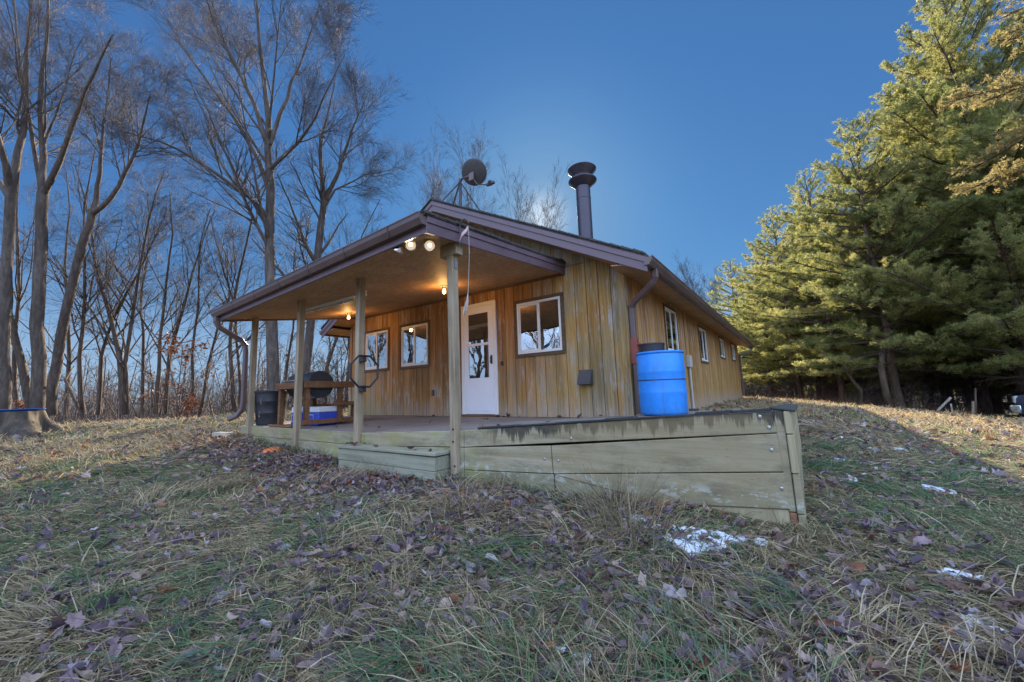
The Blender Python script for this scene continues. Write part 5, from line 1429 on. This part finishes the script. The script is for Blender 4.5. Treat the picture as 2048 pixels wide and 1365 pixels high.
pA = make_pine(301, 'pine_tree', pb(15.2, 14.7), 'tall green pine whose leaning pale trunk base shows at the sunlit grass', G, 12.2, 2.0, 3.1, PG, droop=.07)
pB = make_pine(302, 'pine_tree', pb(14.0, 18.2), 'tallest pine at the right edge with long low boughs above the truck', G, 17.5, 2.4, 4.9, PG, dens=1.2, droop=.05)
pC = make_pine(303, 'pine_tree', pb(18.0, 15.0), 'pine of middle height second from the far end of the row', G, 11.6, 1.9, 2.9, PG, droop=.07)
rows = [(pC, 21.5, 15.6, .3, .98, 'pine third from the cabin eave, its top stepping down the skyline'), (pA, 25.0, 16.1, 2.0, .86, 'smallest looking pine, nearest to the right eave of the cabin'), (pC, 28.5, 16.2, 3.3, .92, 'far pine partly hidden behind the smallest looking one'),
        (pB, 16.2, 19.0, 2.4, .93, 'tall dark topped pine between the tallest pine and the middle ones'), (pA, 12.6, 16.9, 4.2, 1.05, 'pine behind the truck cab with boughs reaching out over the grass'), (pC, 17.0, 19.5, 1.3, 1.12, 'pine in the second row behind the leaning trunk'),
        (pA, 20.5, 19.0, 5.1, 1.1, 'pine in the second row behind the middle of the row'), (pC, 24.5, 20.0, .9, 1.15, 'pine in the second row behind the far end'), (pB, 20.0, 24.0, 3.7, .85, 'pine deep in the stand, only its dark lower trunk in view'),
        (pA, 16.0, 23.0, 1.7, 1.1, 'pine deep in the stand behind the tilted board'), (pC, 14.5, 22.0, 2.7, 1.1, 'pine deep in the stand behind the stakes'), (pA, 26.0, 24.0, 3.0, 1.1, 'pine deep in the stand behind the far end of the row'), (pC, 30, 21.0, 5.0, 1.1, 'farthest pine of the stand beyond the cabin'), (pA, 12.6, 20.5, .6, 1.1, 'pine deep in the stand straight behind the truck'), (pC, 22.5, 17.3, 4.4, 1.0, 'pine tucked between the first and second rows')]
rng = np.random.default_rng(8)
for k in range(36):
    rows.append(((pA, pC)[k % 2], 12.5 + (k % 9) * 2.7 + rng.uniform(-.6, .6), 22.5 + (k // 9) * 4.0 + rng.uniform(-.8, .8), rng.uniform(0, 6), rng.uniform(.95, 1.15), 'dark pine deep inside the stand, little more than its shaded trunk and boughs in view'))
for src_, d, lat, rz_, s_, lab in rows: copy_thing(src_, pb(d, lat), rz_, s_, lab)
make_pine(320, 'tan_conifer', pb(7.6, 13.6), 'conifer with drooping golden tan branches entering at the upper right corner', None, 12.5, 6.6, 2.5, TAN, droop=.30, dens=1.2, nlen=.085, dead=False)

# dead pale trunk in front of the dark stand
p = gp_(1781, 822, 14.2); pth = [p, at(1771, 780, 14.2), at(1762, 735, 14.3), at(1768, 690, 14.6)]
tag(MB().tube(pth, [.15, .10, .09, .08], 10).build('dead_tree', M['barkp'], smooth=True), 'pale leaning bare trunk lit by the sun under the pine row', 'trunk')
p = gp_(1722, 818, 15.5); tag(MB().tube([p, at(1722, 780, 15.5), at(1708, 765, 15.6), at(1695, 745, 15.7), at(1685, 720, 15.9)], [.07, .065, .06, .05, .03], 8).build('dead_tree', M['barkp'], smooth=True), 'thin crooked dead trunk left of the pale leaning trunk', 'trunk')
# ================================================================== GROUND COVER
def field(rng, n, r0, r1, a0=-66, a1=66):
    """points round the camera, as many per ring of distance"""
    fw = math.atan2(RCAM[1] @ np.array([0, 0, -1.]), RCAM[0] @ np.array([0, 0, -1.]))
    r = np.exp(rng.uniform(math.log(r0), math.log(r1), n)); a = fw + np.radians(rng.uniform(a0, a1, n))
    return CAM[0] + r * np.cos(a), CAM[1] + r * np.sin(a), r


def blocked(x, y):
    deck_ = (x > -6.88) & (x < 1.9) & (y > -2.42) & (y < .8)
    st = (x > -3.02) & (x < -1.17) & (y > -2.65) & (y < -2.3)
    cab_ = (x > -7.12) & (x < .02) & (y > -.1) & (y < 13.4)
    return deck_ | st | cab_


def blades(rng, x, y, r, length, width, lean, kg, colset, comb=.6, curve=.6, head=None):
    n = len(x); z = ground(x, y)
    hd_ = (vnoise(x, y, .45, 21) * 9.0 + vnoise(x, y, 1.7, 22) * 5) * comb + rng.normal(0, .95, n)
    if head is not None: hd_ = head + rng.normal(0, .35, n)
    dh = np.stack([np.cos(hd_), np.sin(hd_), np.zeros(n)], 1)
    K = 4; P = np.zeros((n, K, 3)); P[:, 0] = np.c_[x, y, z - .01]
    el = lean
    for k in range(1, K):
        e = el - curve * (k - 1) * rng.uniform(.4, 1.2, n) * .55
        P[:, k] = P[:, k - 1] + (length / (K - 1))[:, None] * (dh * np.cos(e)[:, None] + np.array([0, 0, 1.]) * np.sin(e)[:, None])
        hd_ = hd_ + rng.normal(0, .13, n); dh = np.stack([np.cos(hd_), np.sin(hd_), np.zeros(n)], 1)
    # keep above the soil
    for k in range(1, K):
        g = ground(P[:, k, 0], P[:, k, 1]) if len(x) < 1 else z
        P[:, k, 2] = np.maximum(P[:, k, 2], g + .006 + .012 * rng.uniform(0, 1, n))
    T = P[:, -1] - P[:, 0]; sd = np.cross(T, np.array([0, 0, 1.]) + rng.normal(0, .5, (n, 3))); sd /= np.linalg.norm(sd, axis=1, keepdims=True) + 1e-9
    w_ = width[:, None] * np.array([.8, 1.0, .8, .12])[None]
    A = P - sd[:, None] * w_[:, :, None] / 2; B = P + sd[:, None] * w_[:, :, None] / 2
    V = np.stack([A, B], 2).reshape(-1, 3)
    o = (np.arange(n) * 8)[:, None, None]; F = np.array([(0, 1, 3, 2), (2, 3, 5, 4), (4, 5, 7, 6)])[None] + o
    return V, F.reshape(-1, 4), np.repeat(colset, 8, 0)


GREEN = np.array([(.075, .14, .065), (.105, .185, .08), (.14, .21, .085), (.065, .12, .075)])
STRAW = np.array([(.39, .315, .19), (.28, .22, .13), (.47, .395, .26), (.19, .145, .09), (.35, .27, .15)])


def colours(rng, x, y, gbias=0.0):
    n = len(x)
    pg = np.clip((vnoise(x, y, .7, 31) * .6 + vnoise(x, y, 2.3, 32) * .6 - .22 + gbias) * 1.1, .06, .9)
    isg = rng.uniform(0, 1, n) < pg
    c = np.where(isg[:, None], GREEN[rng.integers(0, 4, n)], STRAW[rng.integers(0, 5, n)])
    return c * rng.uniform(.75, 1.25, (n, 1))


rng = np.random.default_rng(99)
mb = MB()
# matted lawn
x, y, r = field(rng, 330000, .55, 15)
litter = np.exp(-(((x + 2.2) / 2.4) ** 2 + ((y + 3.1) / .75) ** 2)) + .9 * np.exp(-(((x + 5) / 1.8) ** 2 + ((y + 2.9) / .5) ** 2))
keep = ~blocked(x, y) & (rng.uniform(0, 1, len(x)) > litter * .6) & (x > -17); x, y, r = x[keep], y[keep], r[keep]; n = len(x)
V, F, C = blades(rng, x, y, r, rng.gamma(4, .022, n) * (1 + r * .02), rng.uniform(.0014, .0034, n) * (1 + r * .30), rng.uniform(.0, 1.0, n) ** 2.2 * 1.0, None, colours(rng, x, y, -.24))
mb.add(V, F, C)
# long combed stems in the foreground
x, y, r = field(rng, 5200, .7, 7); keep = ~blocked(x, y); x, y, r = x[keep], y[keep], r[keep]; n = len(x)
V, F, C = blades(rng, x, y, r, rng.uniform(.2, .5, n), rng.uniform(.0012, .0024, n) * (1 + r * .15), rng.uniform(.02, .45, n), None, np.where((rng.uniform(0, 1, n) < .25)[:, None], GREEN[rng.integers(0, 4, n)], STRAW[rng.integers(0, 5, n)]) * rng.uniform(.8, 1.25, (n, 1)), curve=.9)
mb.add(V, F, C)
# combed swathes: clumps of long blades lying the same way
nc = 680; cx_, cy_, cr_ = field(rng, nc, .9, 9); per = 75
ci = np.repeat(np.arange(nc), per); sp_ = rng.uniform(.05, .16, nc)[ci] * (1 + .06 * cr_[ci])
x = cx_[ci] + rng.normal(0, 1, nc * per) * sp_; y = cy_[ci] + rng.normal(0, 1, nc * per) * sp_; r = np.hypot(x - CAM[0], y - CAM[1])
gsel = rng.uniform(0, 1, nc)[ci] < .5; cc_ = np.where(gsel[:, None], GREEN[rng.integers(0, 4, nc * per)], STRAW[rng.integers(0, 5, nc * per)]) * rng.uniform(.75, 1.25, (nc * per, 1))
hdc = rng.uniform(0, 6.28, nc)[ci]; lnc = rng.uniform(.14, .40, nc)[ci] * rng.uniform(.7, 1.2, nc * per); lec = rng.uniform(.05, .75, nc)[ci] + rng.normal(0, .12, nc * per)
keep = ~blocked(x, y); x, y, r, cc_, hdc, lnc, lec = (q[keep] for q in (x, y, r, cc_, hdc, lnc, lec)); n = len(x)
V, F, C = blades(rng, x, y, r, lnc, rng.uniform(.0016, .0036, n) * (1 + r * .18), np.clip(lec, .03, 1.1), None, cc_, curve=1.0, head=hdc)
mb.add(V, F, C)
# far sunlit grass, bigger tufts
x, y, r = field(rng, 85000, 6.5, 34); keep = ~blocked(x, y) & (x > -16.5) & ((r > 9) | (x < -5.5)); x, y, r = x[keep], y[keep], r[keep]; n = len(x)
V, F, C = blades(rng, x, y, r, rng.uniform(.06, .2, n), rng.uniform(.006, .012, n) * (r / 12), rng.uniform(.2, 1.3, n), None, np.where((rng.uniform(0, 1, n) < .72)[:, None], np.array([(.52, .38, .19), (.44, .30, .14), (.56, .44, .24)])[rng.integers(0, 3, n)] * rng.uniform(.75, 1.2, (n, 1)), colours(rng, x, y, -.1)))
mb.add(V, F, C)
# grass creeping up against the deck
n = 5200; x = rng.uniform(-6.9, 2.0, n); y = -2.42 - rng.gamma(1.6, .06, n); keep = ~blocked(x, y) & (vnoise(x, y, .5, 44) > .42); x, y = x[keep], y[keep]; n = len(x); r = np.hypot(x - CAM[0], y - CAM[1])
V, F, C = blades(rng, x, y, r, rng.uniform(.06, .17, n), rng.uniform(.003, .006, n), rng.uniform(.4, 1.3, n), None, colours(rng, x, y, .08)); mb.add(V, F, C)
tag(mb.build('grass', M['grass'], recalc=False), 'matted green and straw coloured grass of the lawn', 'grass', kind='stuff')


def tuft(name, cx, cy, n, h, spread, label, seed, cat='grass tuft', cols=STRAW):
    rng = np.random.default_rng(seed); z = g1(cx, cy)
    a = rng.uniform(0, 6.28, n); rr = np.abs(rng.normal(0, spread * .35, n)); bx = cx + rr * np.cos(a); by = cy + rr * np.sin(a)
    ln = rng.uniform(.35, 1.0, n) * h; tilt = np.abs(rng.normal(.35, .38, n)); K = 5
    P = np.zeros((n, K, 3)); P[:, 0] = np.c_[bx, by, np.full(n, z - .02)]
    for k in range(1, K):
        tl = np.minimum(tilt + k * rng.uniform(.0, .28, n), 1.75)
        P[:, k] = P[:, k - 1] + (ln / (K - 1))[:, None] * np.c_[np.cos(a) * np.sin(tl), np.sin(a) * np.sin(tl), np.cos(tl)]
    P[:, :, 2] = np.maximum(P[:, :, 2], z + .005)
    V, Q = tubes(P, np.linspace(.0024, .0008, K)[None] * rng.uniform(.7, 1.3, (n, 1)), 3)
    c = cols[rng.integers(0, len(cols), n)] * rng.uniform(.8, 1.2, (n, 1)); mb = MB(); mb.add(V, Q, np.repeat(c, K * 3, 0))
    return tag(mb.build(name, M['grass'], smooth=True, recalc=False), label, cat)


tuft('grass_tuft', .80, -2.78, 150, .52, .55, 'big tuft of tall dry grass in front of the deck boards', 1)
tuft('grass_tuft', 1.0, -3.0, 120, .5, .5, 'flattened dry tuft between the tall tuft and the snow', 5)
tuft('grass_tuft', -2.05, -2.82, 90, .34, .22, 'small dry grass tuft in front of the low step', 2)
tuft('grass_tuft', -.35, -3.1, 170, .36, .55, 'bowed straw clump on the lawn right of the step', 3)
for k, (px, py, d, h) in enumerate([(1745, 815, 14.6, .8), (1690, 812, 15.5, .7), (1820, 822, 14.0, .8), (1920, 830, 12.4, .5), (1640, 806, 17, .8), (1600, 803, 18, .7), (1560, 800, 19, .7)]):
    p = gp_(px, py, d)
    tuft('dry_weeds', p[0], p[1], 130, h, 1.3, ['brown weed clump left of the pale leaning trunk', 'brown weed clump under the middle pines', 'brown weed clump right of the pale leaning trunk', 'small tan weed clump between the two stakes', 'brown weed clump below the far pines', 'brown weed clump second from the cabin', 'brown weed clump nearest the far cabin corner'][k], 20 + k, 'weeds', np.array([(.26, .16, .09), (.2, .12, .07), (.36, .25, .15)]))
# brush in the shade under the pines
rng = np.random.default_rng(55); n = 900
d = rng.uniform(15.0, 40, n); lat = 15.0 + rng.uniform(-.4, 4.5, n)
B0 = np.array([CAM + RCAM @ np.array([q, 0, -p]) for p, q in zip(d, lat)]); B0[:, 2] = ground(B0[:, 0], B0[:, 1]) - .05
D = rng.normal(0, .35, (n, 3)); D[:, 2] = 1; D /= np.linalg.norm(D, axis=1, keepdims=True); h = rng.uniform(.4, 1.9, n)
pts, rr = grow(rng, B0, D, h, rng.uniform(.006, .014, n), SP(0, 0, 0, 0, 0, .1, -.01, 6)); m2 = MB(); m2.add(*tubes(pts, rr, 4)); L = h
for sp in (SP(6, .2, 50, .45, .6, .14, -.02, 4, lmin=.15), SP(4, .1, 45, .5, .7, .15, 0, 3, lmin=.12)):
    P, D, l, R = spawn(rng, pts, rr, L, sp['n'], sp['t0'], .98, sp['ang'], sp['ratio'], sp['rr'], lmin=sp['lmin']); pts, rr = grow(rng, P, D, l, np.maximum(R, .004), sp); rr = np.maximum(rr, .003); L = l
    m2.add(*tubes(pts, rr, 3))
tag(m2.build('pine_brush', M['twig'], smooth=True, recalc=False), 'brown brush and dead stems in the shade under the pines', 'brush', kind='stuff')

# dead leaves
rng = np.random.default_rng(123)
mb = MB()
PUR = np.array([(.15, .105, .125), (.09, .065, .085), (.20, .145, .15), (.27, .20, .165), (.15, .09, .075), (.24, .10, .055), (.30, .26, .28)])
W8 = np.array([.25, .22, .19, .13, .13, .03, .05])
def leaves(x, y, smin, smax, tilt=.35, lift=.02, wts=W8):
    n = len(x); z = ground(x, y) + rng.uniform(.004, lift, n)
    nr = np.c_[rng.normal(0, tilt, n), rng.normal(0, tilt, n), np.ones(n)]; nr /= np.linalg.norm(nr, axis=1, keepdims=True)
    c = PUR[rng.choice(len(PUR), n, p=wts / wts.sum())] * rng.uniform(.75, 1.3, (n, 1))
    leaf_mesh(mb, np.c_[x, y, z], nr, rng.uniform(smin, smax, n), c, rng)
x, y, r = field(rng, 16000, .6, 15); k = ~blocked(x, y) & (x > -15) & (vnoise(x, y, .6, 71) + .5 * vnoise(x, y, 2.0, 72) > .38); leaves(x[k], y[k], .04, .10, .42, lift=.032)
n = 3000; x = rng.normal(-2.6, 2.6, n); y = -2.5 - np.abs(rng.normal(0, .55, n)); k = ~blocked(x, y) & (x < 1.2); leaves(x[k], y[k], .045, .10, .45, .035, np.array([.16, .2, .14, .14, .26, .07, .03]))
x, y, r = field(rng, 5000, 7, 26); k = ~blocked(x, y) & (x > -18); leaves(x[k], y[k], .07, .13, .5, .05, np.array([.05, .1, .1, .3, .2, .2, .05]))
tag(mb.build('fallen_leaves', M['leaf'], recalc=False), 'brown and purple grey dead leaves scattered over the lawn', 'leaves', kind='stuff')
# a few leaves on the deck and step
mb = MB(); n = 34; x = rng.uniform(-4.2, 1.4, n); y = rng.uniform(-2.3, -.05, n); y[:12] = -.06 - np.abs(rng.normal(0, .05, 12)); x[26:] = rng.uniform(-2.9, -1.3, 8); y[26:] = rng.uniform(-2.6, -2.45, 8)
z = np.array([dz(a, b) if k < 26 else -.232 for k, (a, b) in enumerate(zip(x, y))]) + .012
nr = np.c_[rng.normal(0, .4, n), rng.normal(0, .4, n), np.ones(n)]; nr /= np.linalg.norm(nr, axis=1, keepdims=True)
leaf_mesh(mb, np.c_[x, y, z], nr, rng.uniform(.06, .12, n), np.array([(.2, .09, .05), (.1, .06, .045)])[rng.integers(0, 2, n)], rng)
tag(mb.build('deck_leaves', M['leaf'], recalc=False), 'stray brown leaves lying on the deck and step', 'leaves', kind='stuff')


# snow remnants: thin crusts broken up by grass
def snow(cx, cy, rx, ry, rot, seed, thr, label):
    N = 90; u = np.linspace(-1.25, 1.25, N); U, Vv = np.meshgrid(u, u, indexing='ij')
    c, s = math.cos(rot), math.sin(rot); X = cx + (U * rx) * c - (Vv * ry) * s; Y = cy + (U * rx) * s + (Vv * ry) * c
    e = 1 - (U ** 2 + Vv ** 2); f = e * .9 + (vnoise(X, Y, .09, seed) - .5) * 1.1 + (vnoise(X, Y, .035, seed + 1) - .5) * 1.1 - thr
    Z = ground(X, Y) + .013 + .018 * np.clip(f, 0, .6) ** .6
    Z = np.where(f < .02, Z - .05, Z)
    idx = np.arange(N * N).reshape(N, N)
    m = (f[:-1, :-1] > 0) | (f[1:, 1:] > 0)
    Q = np.stack([idx[:-1, :-1], idx[1:, :-1], idx[1:, 1:], idx[:-1, 1:]], -1)[m]
    return np.stack([X, Y, Z], -1).reshape(-1, 3), Q


def snow_obj(parts, label):
    mb = MB()
    for p in parts: mb.add(*snow(*p, ''))
    V = np.concatenate(mb.v)
    return tag(mb.build('snow_patch', M['snow'], smooth=True, recalc=False), label, 'snow')


def gpx(px, py, z=-.62):
    r = RCAM @ np.array([px - 1024, 682.5 - py, -F_PX]); zz = z
    for _ in range(6):
        p = CAM + r * (zz - CAM[2]) / r[2]; zz = g1(p[0], p[1])
    return p


p = gpx(1420, 1095); q = gpx(1330, 1060); snow_obj([(p[0], p[1], .34, .21, .6, 3, .58), (q[0], q[1], .15, .07, .3, 4, .6), (p[0] + .12, p[1] + .18, .2, .08, .2, 8, .62)], 'largest snow patch on the grass below the deck corner')
p = gpx(1940, 1245); q = gpx(1925, 1155); snow_obj([(p[0], p[1], .15, .08, -.5, 13, .6), (q[0], q[1], .11, .045, 0, 14, .8)], 'small snow remnant on the grass at the lower right')
p = gpx(1165, 1330); q = gpx(1125, 1310); snow_obj([(p[0], p[1], .05, .03, .5, 23, .2), (q[0], q[1], .035, .018, 0, 24, .2)], 'tiny snow remnant at the bottom edge of the lawn')
p = gpx(1265, 1040); snow_obj([(p[0], p[1], .13, .06, .2, 33, .35)], 'thin snow remnant caught in the tall dry grass tuft')
pts = [gpx(x_, y_) for x_, y_ in ((1700, 880), (1745, 902), (1680, 915), (1760, 940), (1850, 975), (1720, 870), (1690, 960), (1790, 900))]
snow_obj([(p[0], p[1], .26, .13, k * .7, 40 + k, 1.12) for k, p in enumerate(pts)], 'thin scattered snow on the shaded lawn right of the deck')
